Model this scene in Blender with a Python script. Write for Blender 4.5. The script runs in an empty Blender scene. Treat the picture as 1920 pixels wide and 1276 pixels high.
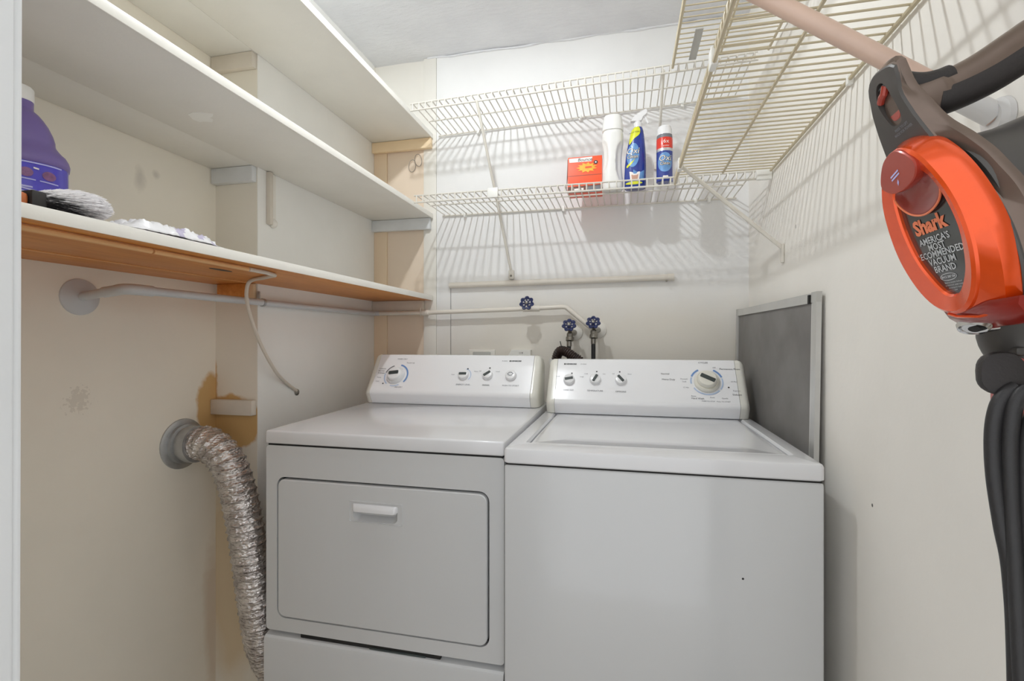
import bpy, bmesh, math, random
from mathutils import Matrix, Vector, noise
R = math.radians
random.seed(7)
SC = bpy.context.scene
COL = SC.collection

# ------------------------------------------------------------------ camera, light, exposure
cam_data = bpy.data.cameras.new('camera')
cam_data.sensor_width = 36.0
cam_data.lens = 36.0 * 910.0 / 1920.0
cam_data.shift_y = -2.0 / 1920.0
cam_data.clip_start = 0.02
camera = bpy.data.objects.new('camera', cam_data)
COL.objects.link(camera)
camera.location = (0, 0, 1.175)
camera.rotation_euler = (R(90), 0, R(13.1))
SC.camera = camera

world = bpy.data.worlds.new('hall_light')
SC.world = world
world.use_nodes = True
world.node_tree.nodes['Background'].inputs[0].default_value = (0.97, 0.985, 1.0, 1)
world.node_tree.nodes['Background'].inputs[1].default_value = 1.5
BULB_STRENGTH = 1150.0
SC.view_settings.view_transform = 'Standard'
SC.view_settings.look = 'None'
SC.view_settings.gamma = 1.0
SC.view_settings.use_curve_mapping = False
SC.view_settings.exposure = -0.22
SC.cycles.max_bounces = 20
SC.cycles.diffuse_bounces = 14
SC.cycles.glossy_bounces = 8

# ------------------------------------------------------------------ materials
def srgb(r, g, b):
    def f(c):
        c /= 255.0
        return c / 12.92 if c <= 0.04045 else ((c + 0.055) / 1.055) ** 2.4
    return (f(r), f(g), f(b), 1.0)

class Mat:
    def __init__(s, name):
        s.m = bpy.data.materials.new(name)
        s.m.use_nodes = True
        s.nt = s.m.node_tree
        s.b = s.nt.nodes['Principled BSDF']
        s.pos = s.nt.nodes.new('ShaderNodeTexCoord').outputs['Object']
        s.wpos = s.nt.nodes.new('ShaderNodeNewGeometry').outputs['Position']
    def n(s, kind, **kw):
        x = s.nt.nodes.new(kind)
        for k, v in kw.items():
            setattr(x, k, v)
        return x
    def link(s, a, b):
        s.nt.links.new(a, b)
    def noise(s, scale, detail=4, src=None, rough=0.55, stretch=None):
        t = s.n('ShaderNodeTexNoise')
        t.inputs['Scale'].default_value = scale
        t.inputs['Detail'].default_value = detail
        t.inputs['Roughness'].default_value = rough
        src = src or s.wpos
        if stretch:
            mp = s.n('ShaderNodeMapping')
            mp.inputs['Scale'].default_value = stretch
            s.link(src, mp.inputs[0]); src = mp.outputs[0]
        s.link(src, t.inputs['Vector'])
        return t.outputs['Fac']
    def ramp(s, fac, lo, hi, c0=(0, 0, 0, 1), c1=(1, 1, 1, 1)):
        r = s.n('ShaderNodeValToRGB')
        r.color_ramp.elements[0].position = lo
        r.color_ramp.elements[1].position = hi
        r.color_ramp.elements[0].color = c0
        r.color_ramp.elements[1].color = c1
        s.link(fac, r.inputs[0])
        return r.outputs[0]
    def math(s, op, a, b=None):
        x = s.n('ShaderNodeMath', operation=op)
        for i, v in enumerate((a, b)):
            if v is None: continue
            if isinstance(v, (int, float)): x.inputs[i].default_value = v
            else: s.link(v, x.inputs[i])
        return x.outputs[0]
    def mix(s, fac, a, b):
        x = s.n('ShaderNodeMix', data_type='RGBA')
        for i, v in ((0, fac), (6, a), (7, b)):
            if isinstance(v, (int, float, tuple)): x.inputs[i].default_value = v
            else: s.link(v, x.inputs[i])
        return x.outputs[2]
    def blob(s, center, radii, amp=0.5, scale=9.0, soft=0.12):
        """an irregular stain: 1 inside an ellipsoid in place, ragged by noise"""
        sub = s.n('ShaderNodeVectorMath', operation='SUBTRACT')
        s.link(s.wpos, sub.inputs[0]); sub.inputs[1].default_value = center
        div = s.n('ShaderNodeVectorMath', operation='DIVIDE')
        s.link(sub.outputs[0], div.inputs[0]); div.inputs[1].default_value = radii
        ln = s.n('ShaderNodeVectorMath', operation='LENGTH')
        s.link(div.outputs[0], ln.inputs[0])
        nz = s.noise(scale, 5)
        v = s.math('ADD', ln.outputs['Value'], s.math('MULTIPLY', s.math('SUBTRACT', nz, 0.5), amp))
        return s.ramp(v, 1.0 - soft, 1.0 + soft, (1, 1, 1, 1), (0, 0, 0, 1))
    def bump(s, height, strength, dist=0.002):
        b = s.n('ShaderNodeBump')
        b.inputs['Strength'].default_value = strength
        b.inputs['Distance'].default_value = dist
        s.link(height, b.inputs['Height'])
        s.link(b.outputs[0], s.b.inputs['Normal'])
    def set(s, **kw):
        for k, v in kw.items():
            s.b.inputs[k].default_value = v

def paint(name, rgb, rough=0.5, vary=0.06, scale=6.0, bump=0.15, bscale=90.0, spec=0.4):
    m = Mat(name)
    c = srgb(*rgb)
    d = tuple(x * (1 - vary) for x in c[:3]) + (1,)
    m.link(m.mix(m.ramp(m.noise(scale, 5), 0.35, 0.7), c, d), m.b.inputs['Base Color'])
    m.set(Roughness=rough)
    m.b.inputs['Specular IOR Level'].default_value = spec
    if bump: m.bump(m.noise(bscale, 3), bump)
    return m

def plain(name, rgb, rough=0.4, metal=0.0, coat=0.0, vary=0.04, scale=25.0, bump=0.0, bscale=300.0):
    m = paint(name, rgb, rough, vary, scale, bump, bscale, 0.5)
    m.set(Metallic=metal)
    m.b.inputs['Coat Weight'].default_value = coat
    m.b.inputs['Coat Roughness'].default_value = 0.08
    return m

M = {}
# painted plaster of the walls
def wall_mat(name, rgb, stains=(), bump=0.25):
    m = Mat(name)
    c = srgb(*rgb)
    base = m.mix(m.ramp(m.noise(3.0, 6), 0.3, 0.75), c, tuple(x * 0.93 for x in c[:3]) + (1,))
    for mask, col in [f(m) for f in stains]:
        base = m.mix(mask, base, col)
    m.link(base, m.b.inputs['Base Color'])
    m.set(Roughness=0.55)
    m.b.inputs['Specular IOR Level'].default_value = 0.35
    m.bump(m.noise(38.0, 6), bump, 0.002)
    return m
TAN = srgb(206, 170, 116)
M['wall_deep'] = wall_mat('wall_deep_paint', (242, 237, 225), [
    lambda m: (m.blob((-1.28, 1.31, 0.93), (0.05, 0.085, 0.15), 0.9, 7), TAN),
    lambda m: (m.math('MULTIPLY', m.blob((-1.28, 1.052, 1.612), (0.05, 0.020, 0.040), 1.2, 24, 0.7), 0.25), srgb(110, 104, 98)),
    lambda m: (m.math('MULTIPLY', m.blob((-1.28, 1.098, 1.636), (0.05, 0.014, 0.016), 1.2, 24, 0.7), 0.25), srgb(110, 104, 98)),
    lambda m: (m.math('MULTIPLY', m.blob((-1.28, 0.90, 1.03), (0.03, 0.022, 0.026), 5.0, 120, 0.12), 0.16), srgb(110, 95, 75)),
    lambda m: (m.math('MULTIPLY', m.blob((-1.28, 1.30, 0.25), (0.05, 0.05, 0.35), 1.0, 9, 0.5), 0.35), srgb(175, 135, 85)),
])
M['chase'] = wall_mat('chase_paint', (234, 229, 218), [
    lambda m: (m.blob((-1.215, 1.30, 0.915), (0.11, 0.05, 0.085), 0.8, 11), TAN),
    lambda m: (m.blob((-1.29, 1.30, 1.0), (0.02, 0.05, 0.16), 0.8, 30, 0.3), TAN),
    lambda m: (m.math('MULTIPLY', m.blob((-1.22, 1.30, 0.45), (0.12, 0.05, 0.42), 0.7, 6, 0.4), 0.65), srgb(205, 180, 135)),
])
M['chase_side'] = wall_mat('chase_side_paint', (238, 238, 235))
M['wall_back'] = wall_mat('wall_back_paint', (236, 236, 236), [
    lambda m: (m.math('MULTIPLY', m.blob((-0.1, 2.03, 1.05), (1.2, 0.2, 0.42), 0.6, 3, 0.5), 0.6), srgb(216, 208, 192)),
])
M['wall_right'] = wall_mat('wall_right_paint', (242, 239, 233), [
    lambda m: (m.math('MULTIPLY', m.blob((0.465, 1.07, 0.855), (0.02, 0.0035, 0.004), 0.2, 9, 0.3), 0.9), srgb(40, 35, 30)),
    lambda m: (m.math('MULTIPLY', m.blob((0.465, 1.5, 1.49), (0.02, 0.004, 0.007), 0.2, 9, 0.3), 0.6), srgb(90, 85, 80)),
])
M['panel'] = wall_mat('inset_panel_paint', (232, 215, 196))  # cream paint; warm tone of the shade put into panel and board colours
M['panel_board'] = wall_mat('side_board_paint', (232, 211, 184))
M['trim_white'] = wall_mat('trim_strip_paint', (232, 229, 222))
def ceiling_mat():
    m = Mat('ceiling_plaster')
    m.link(m.mix(m.ramp(m.noise(5, 6), 0.3, 0.7), srgb(238, 239, 242), srgb(228, 229, 233)), m.b.inputs['Base Color'])
    m.set(Roughness=0.8)
    m.bump(m.noise(16, 8, rough=0.68, stretch=(1, 3.0, 1)), 0.9, 0.012)
    return m
M['ceiling'] = ceiling_mat()
M['jamb'] = paint('door_jamb_paint', (226, 228, 229), 0.35, 0.03)
M['floor'] = paint('floor_vinyl', (205, 198, 188), 0.4, 0.12, 14)
M['shelf_paint'] = paint('shelf_paint', (236, 232, 225), 0.45, 0.05, 5)
M['shelf_under'] = paint('shelf_under_paint', (230, 228, 222), 0.5, 0.07, 4)
M['shelf_edge'] = paint('shelf_edge_paint', (244, 242, 235), 0.4, 0.03, 9)
M['cleat'] = paint('cleat_paint', (215, 207, 195), 0.5, 0.08, 12)
M['cleat_grey'] = paint('cleat_grey_paint', (220, 223, 225), 0.45, 0.08, 12)
M['cleat_cream'] = paint('cleat_cream_paint', (236, 212, 176), 0.45, 0.05, 8)
def wood_mat(name, a, b, rough=0.45):
    m = Mat(name)
    g = m.noise(9, 6, stretch=(9, 1.0, 9))
    k = m.noise(1.6, 3, stretch=(4, 1, 4))
    m.link(m.mix(m.ramp(m.math('ADD', m.math('MULTIPLY', g, 0.6), m.math('MULTIPLY', k, 0.4)), 0.35, 0.65), srgb(*a), srgb(*b)), m.b.inputs['Base Color'])
    m.set(Roughness=rough)
    m.bump(g, 0.12)
    return m
M['wood'] = wood_mat('orange_pine', (222, 152, 78), (196, 122, 50))
M['wood_light'] = wood_mat('pale_pine', (228, 172, 112), (214, 150, 90))
M['enamel'] = plain('white_enamel', (205, 207, 209), 0.2, 0, 0.6, 0.015, 3)  # fronts coloured darker for their weaker light; tops use a lighter copy
M['enamel'].bump(M['enamel'].noise(2.2, 2, stretch=(3.0, 1, 0.8)), 0.5, 0.010)
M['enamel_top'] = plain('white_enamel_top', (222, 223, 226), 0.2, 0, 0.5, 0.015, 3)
M['console'] = plain('console_white', (238, 239, 242), 0.25, 0, 0.3, 0.01, 4)
M['console_cap'] = plain('console_cap_cream', (229, 228, 220), 0.3, 0, 0.2, 0.02, 6)
M['knob'] = plain('knob_white', (234, 235, 237), 0.28, 0, 0.3, 0.02)
M['knob_cream'] = plain('knob_cream', (228, 226, 216), 0.3, 0, 0.3, 0.02)
M['pointer'] = plain('pointer_dark_grey', (58, 66, 66), 0.5)
M['gap'] = plain('dark_gap', (34, 33, 32), 0.8)
M['ink'] = plain('print_grey', (118, 120, 128), 0.5)
M['ink_dark'] = plain('print_dark', (45, 45, 50), 0.5)
M['ink_blue'] = plain('print_blue', (108, 146, 200), 0.5)
M['ink_pale'] = plain('print_pale_blue', (176, 196, 226), 0.5)
M['wire'] = plain('vinyl_wire_white', (221, 217, 208), 0.35, 0, 0.1, 0.05, 8)
M['wire_grimy'] = plain('vinyl_wire_yellowed', (204, 192, 164), 0.4, 0, 0.1, 0.14, 9)
M['plastic_white'] = plain('clip_white', (240, 240, 236), 0.35)
M['pipe'] = plain('pipe_painted_grey_white', (202, 205, 208), 0.35, 0, 0.2, 0.06, 14, 0.1, 120)
M['pipe_wall'] = plain('pipe_painted_cream', (226, 220, 210), 0.4, 0, 0.1, 0.06, 14, 0.1, 120)
M['brass'] = plain('old_metal', (150, 146, 138), 0.35, 0.8, 0, 0.35, 60, 0.3, 150)
M['valve_blue'] = plain('valve_blue_enamel', (26, 40, 92), 0.35, 0, 0.3, 0.2, 40)
M['rubber'] = plain('black_rubber', (34, 34, 36), 0.5, 0, 0, 0.1)
M['hose_brown'] = plain('brown_black_corrugated', (52, 36, 32), 0.4, 0, 0.2, 0.2, 30)
def foil_mat():
    m = Mat('crinkled_foil')
    m.set(Metallic=0.92, Roughness=0.27)
    m.link(m.mix(m.ramp(m.noise(30, 4), 0.4, 0.6), srgb(226, 222, 220), srgb(190, 184, 182)), m.b.inputs['Base Color'])
    v = m.n('ShaderNodeTexVoronoi', feature='F1')
    v.inputs['Scale'].default_value = 75
    mp = m.n('ShaderNodeMapping'); mp.inputs['Scale'].default_value = (1, 1, 2.2)
    m.link(m.wpos, mp.inputs[0]); m.link(mp.outputs[0], v.inputs['Vector'])
    m.bump(m.math('ADD', m.math('MULTIPLY', v.outputs['Distance'], 1.0), m.noise(130, 4)), 0.75, 0.005)
    return m
M['foil'] = foil_mat()
M['galv'] = plain('galvanised_collar', (190, 193, 195), 0.4, 0.75, 0, 0.25, 30, 0.3, 90)
M['cable'] = plain('beige_cable', (212, 204, 192), 0.45)
M['cable_tan'] = plain('cable_stained_tan', (226, 178, 124), 0.5, 0, 0, 0.1, 20)  # tan tone of the clipped cable runs
M['alu'] = plain('screen_frame_aluminium', (208, 208, 206), 0.38, 0.55, 0, 0.08, 12)
def mesh_cloth():
    m = Mat('dusty_insect_mesh')
    w = m.noise(3.5, 6)
    m.link(m.mix(m.ramp(w, 0.35, 0.7), srgb(116, 113, 111), srgb(142, 140, 138)), m.b.inputs['Base Color'])
    m.set(Roughness=0.75)
    ck = m.n('ShaderNodeTexChecker'); ck.inputs['Scale'].default_value = 700
    m.link(m.wpos, ck.inputs['Vector'])
    m.bump(ck.outputs['Fac'], 0.25, 0.0006)
    return m
M['screen_mesh'] = mesh_cloth()
M['jug_purple'] = plain('jug_purple_plastic', (122, 104, 168), 0.38, 0, 0.1, 0.05, 12)
M['jug_label'] = plain('jug_label_violet_blue', (74, 62, 206), 0.25, 0, 0.5, 0.25, 9)
M['label_line'] = plain('label_line_lilac', (196, 196, 248), 0.3)
M['label_dark'] = plain('label_dark_violet', (66, 38, 120), 0.3)
M['emblem'] = plain('label_emblem_rose', (150, 100, 150), 0.3, 0, 0, 0.5, 120)
M['brush_wood'] = plain('brush_handle_brown', (190, 105, 55), 0.4, 0, 0.2, 0.2, 40)
M['brush_black'] = plain('brush_ferrule_dark', (52, 50, 50), 0.45, 0.3)
def bristle_mat():
    m = Mat('brush_bristles')
    g = m.noise(240, 3, src=m.pos, stretch=(1, 0.05, 1))
    sp = m.n('ShaderNodeSeparateXYZ'); m.link(m.pos, sp.inputs[0])
    t = m.math('ADD', m.math('MULTIPLY', sp.outputs[1], 6.5), m.math('MULTIPLY', g, 1.0))
    t = m.math('ADD', t, m.math('MULTIPLY', sp.outputs[2], 14.0))
    m.link(m.ramp(t, 0.72, 1.55, srgb(40, 37, 39), srgb(232, 230, 232)), m.b.inputs['Base Color'])
    m.set(Roughness=0.7)
    return m
M['bristle'] = bristle_mat()
M['film'] = plain('white_plastic_film', (244, 244, 247), 0.28, 0, 0.2, 0.03, 30)
M['film_print'] = plain('lavender_film_print', (206, 200, 226), 0.3, 0, 0.2, 0.2, 40)
M['orange_box'] = plain('carton_orange', (247, 84, 26), 0.35, 0, 0.2, 0.06, 16)
M['orange_dark'] = plain('carton_brown_front', (120, 74, 62), 0.4, 0, 0, 0.35, 45)
M['sun_yellow'] = plain('carton_yellow', (252, 186, 48), 0.35, 0, 0.2, 0.2, 60)
M['white_print'] = plain('white_print', (246, 240, 236), 0.4)
M['bottle_white'] = plain('bottle_white_plastic', (240, 240, 238), 0.3, 0, 0.15, 0.02)
M['bottle_blue'] = plain('bottle_royal_blue', (36, 60, 152), 0.25, 0, 0.4, 0.12, 14)
M['light_blue'] = plain('label_light_blue', (112, 164, 224), 0.3, 0, 0.2, 0.3, 60)
M['lime'] = plain('label_lime_yellow', (222, 226, 50), 0.35)
M['peach'] = plain('label_peach', (206, 160, 140), 0.35)
M['red'] = plain('can_red', (222, 54, 34), 0.3, 0, 0.3)
M['silver'] = plain('can_silver', (208, 210, 214), 0.25, 0.7)
M['clear_cap'] = plain('cap_translucent_white', (236, 236, 238), 0.15, 0, 0.3)
M['rod'] = plain('rod_pinkish_paint', (226, 196, 178), 0.4, 0, 0.2, 0.12, 12, 0.15, 60)
M['rod_grey'] = plain('rod_cup_grey_white', (226, 226, 226), 0.35, 0, 0.2)
M['vac_orange'] = plain('vacuum_orange_metallic', (246, 86, 12), 0.2, 0.5, 0.8, 0.08, 90)
M['vac_red'] = plain('vacuum_button_red', (172, 62, 46), 0.3, 0.1, 0.4, 0.06, 60)
M['vac_dark_red'] = plain('vacuum_deep_red', (140, 26, 8), 0.28, 0.2, 0.5)
M['vac_dark'] = plain('vacuum_dark_grey', (78, 75, 72), 0.45, 0.1, 0.05, 0.05, 60)
M['vac_bronze'] = plain('vacuum_bronze_grey', (118, 102, 92), 0.33, 0.55, 0.15, 0.06, 90)
M['vac_black'] = plain('vacuum_black_grip', (40, 35, 34), 0.55, 0, 0, 0.12, 60, 0.2, 500)
M['vac_label'] = plain('vacuum_label_black', (44, 47, 47), 0.22, 0, 0.5)
M['vac_print'] = plain('vacuum_label_grey_print', (190, 194, 196), 0.4)
M['vac_logo'] = plain('vacuum_logo_salmon', (236, 130, 88), 0.4)
M['chrome'] = plain('chrome_trim', (214, 214, 214), 0.12, 1.0)
M['cord'] = plain('cord_black', (42, 41, 42), 0.5, 0, 0, 0.1, 50, 0.2, 300)
M['green'] = plain('lime_green_tag', (176, 196, 120), 0.5)
M['bag_blue'] = plain('pouch_blue', (62, 52, 150), 0.4, 0, 0.2)
M['bag_red'] = plain('pouch_red', (150, 40, 70), 0.4, 0, 0.2)
M['ring_metal'] = plain('ring_steel', (176, 170, 166), 0.3, 0.9)
M['socket'] = plain('receptacle_grey', (186, 186, 182), 0.4)
def bulb_mat():
    m = Mat('lit_bulb')
    m.b.inputs['Emission Color'].default_value = (0.93, 0.975, 1.0, 1)
    m.b.inputs['Emission Strength'].default_value = BULB_STRENGTH
    return m
M['bulb'] = bulb_mat()

# ------------------------------------------------------------------ mesh helpers
class MB:
    def __init__(s):
        s.v = []; s.f = []; s.mi = []
    def add(s, verts, faces, mi=0):
        o = len(s.v)
        s.v += [tuple(p) for p in verts]
        s.f += [tuple(i + o for i in f) for f in faces]
        s.mi += [mi] * len(faces)
        return s
    def box(s, a, b, mi=0):
        (x0, y0, z0), (x1, y1, z1) = a, b
        v = [(x0, y0, z0), (x1, y0, z0), (x1, y1, z0), (x0, y1, z0), (x0, y0, z1), (x1, y0, z1), (x1, y1, z1), (x0, y1, z1)]
        return s.add(v, [(3, 2, 1, 0), (4, 5, 6, 7), (0, 1, 5, 4), (1, 2, 6, 5), (2, 3, 7, 6), (3, 0, 4, 7)], mi)
    def bbox(s, a, b, r=0.003, seg=2, mi=0):
        bm = bmesh.new()
        bmesh.ops.create_cube(bm, size=1.0)
        for v in bm.verts:
            v.co = Vector([(a[i] + b[i]) / 2 + v.co[i] * (b[i] - a[i]) for i in range(3)])
        bmesh.ops.bevel(bm, geom=bm.edges[:], offset=r, segments=seg, affect='EDGES', profile=0.5)
        bm.verts.index_update()
        s.add([v.co[:] for v in bm.verts], [[v.index for v in f.verts] for f in bm.faces], mi)
        bm.free()
        return s
    def loft(s, loops, cap0=True, cap1=True, mi=0):
        n = len(loops[0]); v = [p for L in loops for p in L]; f = []
        for k in range(len(loops) - 1):
            for i in range(n):
                j = (i + 1) % n
                f.append((k * n + i, k * n + j, (k + 1) * n + j, (k + 1) * n + i))
        if cap0: f.append(tuple(range(n))[::-1])
        if cap1: f.append(tuple((len(loops) - 1) * n + i for i in range(n)))
        return s.add(v, f, mi)
    def tube(s, path, r, n=10, cap=True, mi=0, ratio=1.0, up=None):
        P = [Vector(p) for p in path]
        loops = []; nrm = None
        for i, p in enumerate(P):
            t = (P[min(i + 1, len(P) - 1)] - P[max(i - 1, 0)]).normalized()
            if nrm is None:
                ref = Vector(up) if up else (Vector((0, 0, 1)) if abs(t.z) < 0.9 else Vector((1, 0, 0)))
                nrm = (ref - t * ref.dot(t)).normalized()
            else:
                nrm = (nrm - t * nrm.dot(t)).normalized()
            bn = t.cross(nrm)
            rr = r(i, len(P)) if callable(r) else r
            loops.append([p + nrm * (rr * math.cos(2 * math.pi * k / n)) + bn * (rr * ratio * math.sin(2 * math.pi * k / n)) for k in range(n)])
        return s.loft(loops, cap, cap, mi)
    def lathe(s, c, axis, prof, n=24, mi=0, cap=True):
        """prof: list of (distance along axis, radius)"""
        a = Vector(axis).normalized()
        ref = Vector((0, 0, 1)) if abs(a.z) < 0.9 else Vector((1, 0, 0))
        u = (ref - a * ref.dot(a)).normalized(); w = a.cross(u); c = Vector(c)
        loops = [[c + a * h + u * (max(r, 1e-5) * math.cos(2 * math.pi * k / n)) + w * (max(r, 1e-5) * math.sin(2 * math.pi * k / n)) for k in range(n)] for h, r in prof]
        return s.loft(loops, cap, cap, mi)
    def fill(s, outer, holes=(), mi=0):
        """flat cap with holes"""
        bm = bmesh.new(); edges = []
        for L in [outer] + list(holes):
            vs = [bm.verts.new(p) for p in L]
            edges += [bm.edges.new((vs[i], vs[(i + 1) % len(vs)])) for i in range(len(vs))]
        bmesh.ops.triangle_fill(bm, edges=edges, use_beauty=True)
        bm.verts.index_update()
        s.add([v.co[:] for v in bm.verts], [[v.index for v in f.verts] for f in bm.faces], mi)
        bm.free()
        return s

ROOT = {}
def finish(o, label=None, cat=None, group=None, kind=None):
    for k, v in (('label', label), ('category', cat), ('group', group), ('kind', kind)):
        if v: o[k] = v
    return o
def thing(name, loc, label, cat, group=None, rot=None):
    o = bpy.data.objects.new(name, None)
    o.empty_display_size = 0.05
    COL.objects.link(o)
    o.location = loc
    if rot: o.rotation_euler = rot
    mt = Matrix.Translation(loc)
    if rot:
        from mathutils import Euler
        mt = mt @ Euler(rot).to_matrix().to_4x4()
    ROOT[o.name] = mt
    return finish(o, label, cat, group)
def obj(name, mb, mats, parent=None, smooth=0.6, local=False, label=None, kind=None, merge=0.00005):
    me = bpy.data.meshes.new(name)
    root = parent
    while root is not None and root.parent is not None: root = root.parent
    base = ROOT.get(root.name, Matrix.Identity(4)) if root is not None else Matrix.Identity(4)
    inv = base.inverted()
    vs = mb.v if local else [inv @ Vector(p) for p in mb.v]
    me.from_pydata([tuple(v) for v in vs], [], mb.f)
    if not isinstance(mats, (list, tuple)): mats = [mats]
    for m in mats: me.materials.append(m.m)
    me.polygons.foreach_set('material_index', mb.mi)
    bm = bmesh.new(); bm.from_mesh(me)
    if merge: bmesh.ops.remove_doubles(bm, verts=bm.verts[:], dist=merge)
    bmesh.ops.recalc_face_normals(bm, faces=bm.faces[:])
    bm.to_mesh(me); bm.free()
    if smooth:
        me.polygons.foreach_set('use_smooth', [True] * len(me.polygons))
        me.set_sharp_from_angle(angle=smooth)
    o = bpy.data.objects.new(name, me)
    COL.objects.link(o)
    if parent is not None: o.parent = parent
    return finish(o, label=label, kind=kind)
def single(name, mb, mats, label, cat, group=None, origin=None, smooth=0.6):
    o = obj(name, mb, mats, None, smooth)
    if origin:
        o.data.transform(Matrix.Translation(-Vector(origin))); o.location = origin
    ROOT[o.name] = Matrix.Translation(o.location)
    return finish(o, label, cat, group)
def copy_part(o, parent, offset):
    c = o.copy(); COL.objects.link(c); c.parent = parent
    c.location = Vector(o.location) + Vector(offset)
    return c
def spline(pts, n=8, closed=False):
    P = [Vector(p) for p in pts]; out = []; m = len(P)
    for i in range(m if closed else m - 1):
        g = (lambda k: P[k % m]) if closed else (lambda k: P[min(max(k, 0), m - 1)])
        a, b, c, d = g(i - 1), g(i), g(i + 1), g(i + 2)
        for k in range(n):
            t = k / n
            out.append(0.5 * ((2 * b) + (c - a) * t + (2 * a - 5 * b + 4 * c - d) * t * t + (3 * b - a - 3 * c + d) * t ** 3))
    if not closed: out.append(P[-1])
    return out
def rrect(x0, x1, z0, z1, r, n=6):
    out = []
    for cx, cz, a0 in ((x1 - r, z1 - r, 0), (x0 + r, z1 - r, 90), (x0 + r, z0 + r, 180), (x1 - r, z0 + r, 270)):
        for k in range(n + 1):
            a = R(a0 + 90.0 * k / n)
            out.append((cx + r * math.cos(a), cz + r * math.sin(a)))
    return out
def oval(cx, cz, rx, rz, n=32, p=2.0):
    out = []
    for k in range(n):
        a = 2 * math.pi * k / n
        c, s_ = math.cos(a), math.sin(a)
        out.append((cx + rx * math.copysign(abs(c) ** (2 / p), c), cz + rz * math.copysign(abs(s_) ** (2 / p), s_)))
    return out
def XZ(pts, y): return [(x, y, z) for x, z in pts]
def XY(pts, z): return [(x, y, z) for x, y in pts]
def slab_y(mb, fn, y_front, y_back, b, mi=0):
    """slab facing -y with a rounded front edge; fn(inset) gives the outline"""
    mb.loft([XZ(fn(0), y_back), XZ(fn(0), y_front + b), XZ(fn(b * 0.3), y_front + b * 0.3), XZ(fn(b), y_front)], True, True, mi)
_text = {}
def text_mesh(body, size, align='CENTER', shear=0.0, bold=0.0, width=1.0):
    cu = bpy.data.curves.new('lettering', 'FONT')
    cu.body = body; cu.size = size; cu.align_x = align; cu.align_y = 'CENTER'
    cu.shear = shear; cu.offset = bold; cu.resolution_u = 2; cu.fill_mode = 'FRONT'
    ob = bpy.data.objects.new('lettering', cu)
    me = ob.to_mesh()
    v = [(p.co.x * width, p.co.y) for p in me.vertices]; f = [tuple(q.vertices) for q in me.polygons]
    ob.to_mesh_clear()
    bpy.data.objects.remove(ob); bpy.data.curves.remove(cu)
    return v, f
def put_text(mb, body, size, place, align='CENTER', mi=0, at=(0, 0), **kw):
    v, f = text_mesh(body, size, align, **kw)
    mb.add([place(x + at[0], y + at[1]) for x, y in v], f, mi)

# ------------------------------------------------------------------ room shell
YB, XR, XD, XC, YC, ZC = 2.03, 0.465, -1.28, -1.122, 1.302, 2.43
mb = MB().box((-1.5, -0.3, -0.06), (0.7, 2.2, 0.0))
obj('floor', mb, M['floor'], kind='structure')
# ceiling: hand-trowelled plaster, slightly uneven
mb = MB(); NX, NY = 60, 60; vs = []; fs = []
for j in range(NY + 1):
    for i in range(NX + 1):
        x = -1.35 + 1.95 * i / NX; y = 0.05 + 2.05 * j / NY
        h = noise.noise((x * 4, y * 6, 1.3)) * 0.005 + noise.noise((x * 12, y * 26, 4.3)) * 0.0034
        vs.append((x, y, ZC + h))
for j in range(NY):
    for i in range(NX):
        a = j * (NX + 1) + i
        fs.append((a, a + 1, a + NX + 2, a + NX + 1))
mb.add(vs, fs)
mb.box((-1.35, 0.05, ZC + 0.02), (0.6, 2.1, ZC + 0.08))
obj('ceiling', mb, M['ceiling'], kind='structure', smooth=1.0)
mb = MB().box((XD - 0.08, 0.18, 0), (XD, YB + 0.1, ZC + 0.02))
obj('wall_left', mb, M['wall_deep'], kind='structure')
# boxed chase standing out of the left wall
chase = obj('wall_left_chase', MB().box((XD, YC, 0), (XC - 0.002, YB + 0.02, ZC + 0.02)), M['chase'], kind='structure')
obj('side_sheet', MB().box((XC - 0.002, YC + 0.0005, 0), (XC, YB, ZC + 0.02)), M['chase_side'], chase, label='pale side face of the boxed chase')
# back wall: a painted sheet on the right, an old framed panel at the left
wb = obj('wall_back', MB().box((XC - 0.02, YB + 0.012, 0), (XR + 0.08, YB + 0.1, ZC + 0.02)), M['trim_white'], kind='structure')
obj('plaster_sheet', MB().box((-0.817, YB, 0), (-0.752, YB + 0.012, ZC + 0.02)).box((-0.7495, YB, 0), (XR, YB + 0.012, 1.413)).box((-0.752, YB, 1.413), (XR, YB + 0.012, ZC + 0.02)), M['wall_back'], wb)
obj('joint_crack', MB().box((-0.752, YB + 0.003, 0), (-0.7495, YB + 0.0115, 1.41)), M['gap'], wb, label='dark open joint in the wall sheet')
obj('side_board', MB().bbox((XC, YB - 0.004, 0), (-1.058, YB + 0.012, 2.04), 0.002), M['panel_board'], wb, label='peach vertical board in the corner')
obj('inset_panel', MB().box((-1.0575, YB + 0.004, 0), (-0.879, YB + 0.012, 2.06)), M['panel'], wb, label='peach inset panel')
obj('trim_strip', MB().bbox((-0.8785, YB - 0.003, 0), (-0.8185, YB + 0.012, 2.43), 0.002), M['trim_white'], wb, label='white vertical trim strip')
# ragged filler line where ceiling meets the back wall
path = []
for i in range(90):
    x = -0.86 + 1.32 * i / 89
    path.append((x, YB - 0.002 - 0.004 * abs(noise.noise((x * 9, 2, 0))), ZC - 0.002 + 0.006 * noise.noise((x * 13, 0.5, 7))))
obj('filler_seam', MB().tube(path, lambda i, n: 0.004 + 0.004 * abs(noise.noise((i * 0.33, 3, 1))), 6), M['ceiling'], wb)
obj('wall_right', MB().box((XR, 0.18, 0), (XR + 0.08, YB + 0.1, ZC + 0.02)), M['wall_right'], kind='structure')
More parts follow.
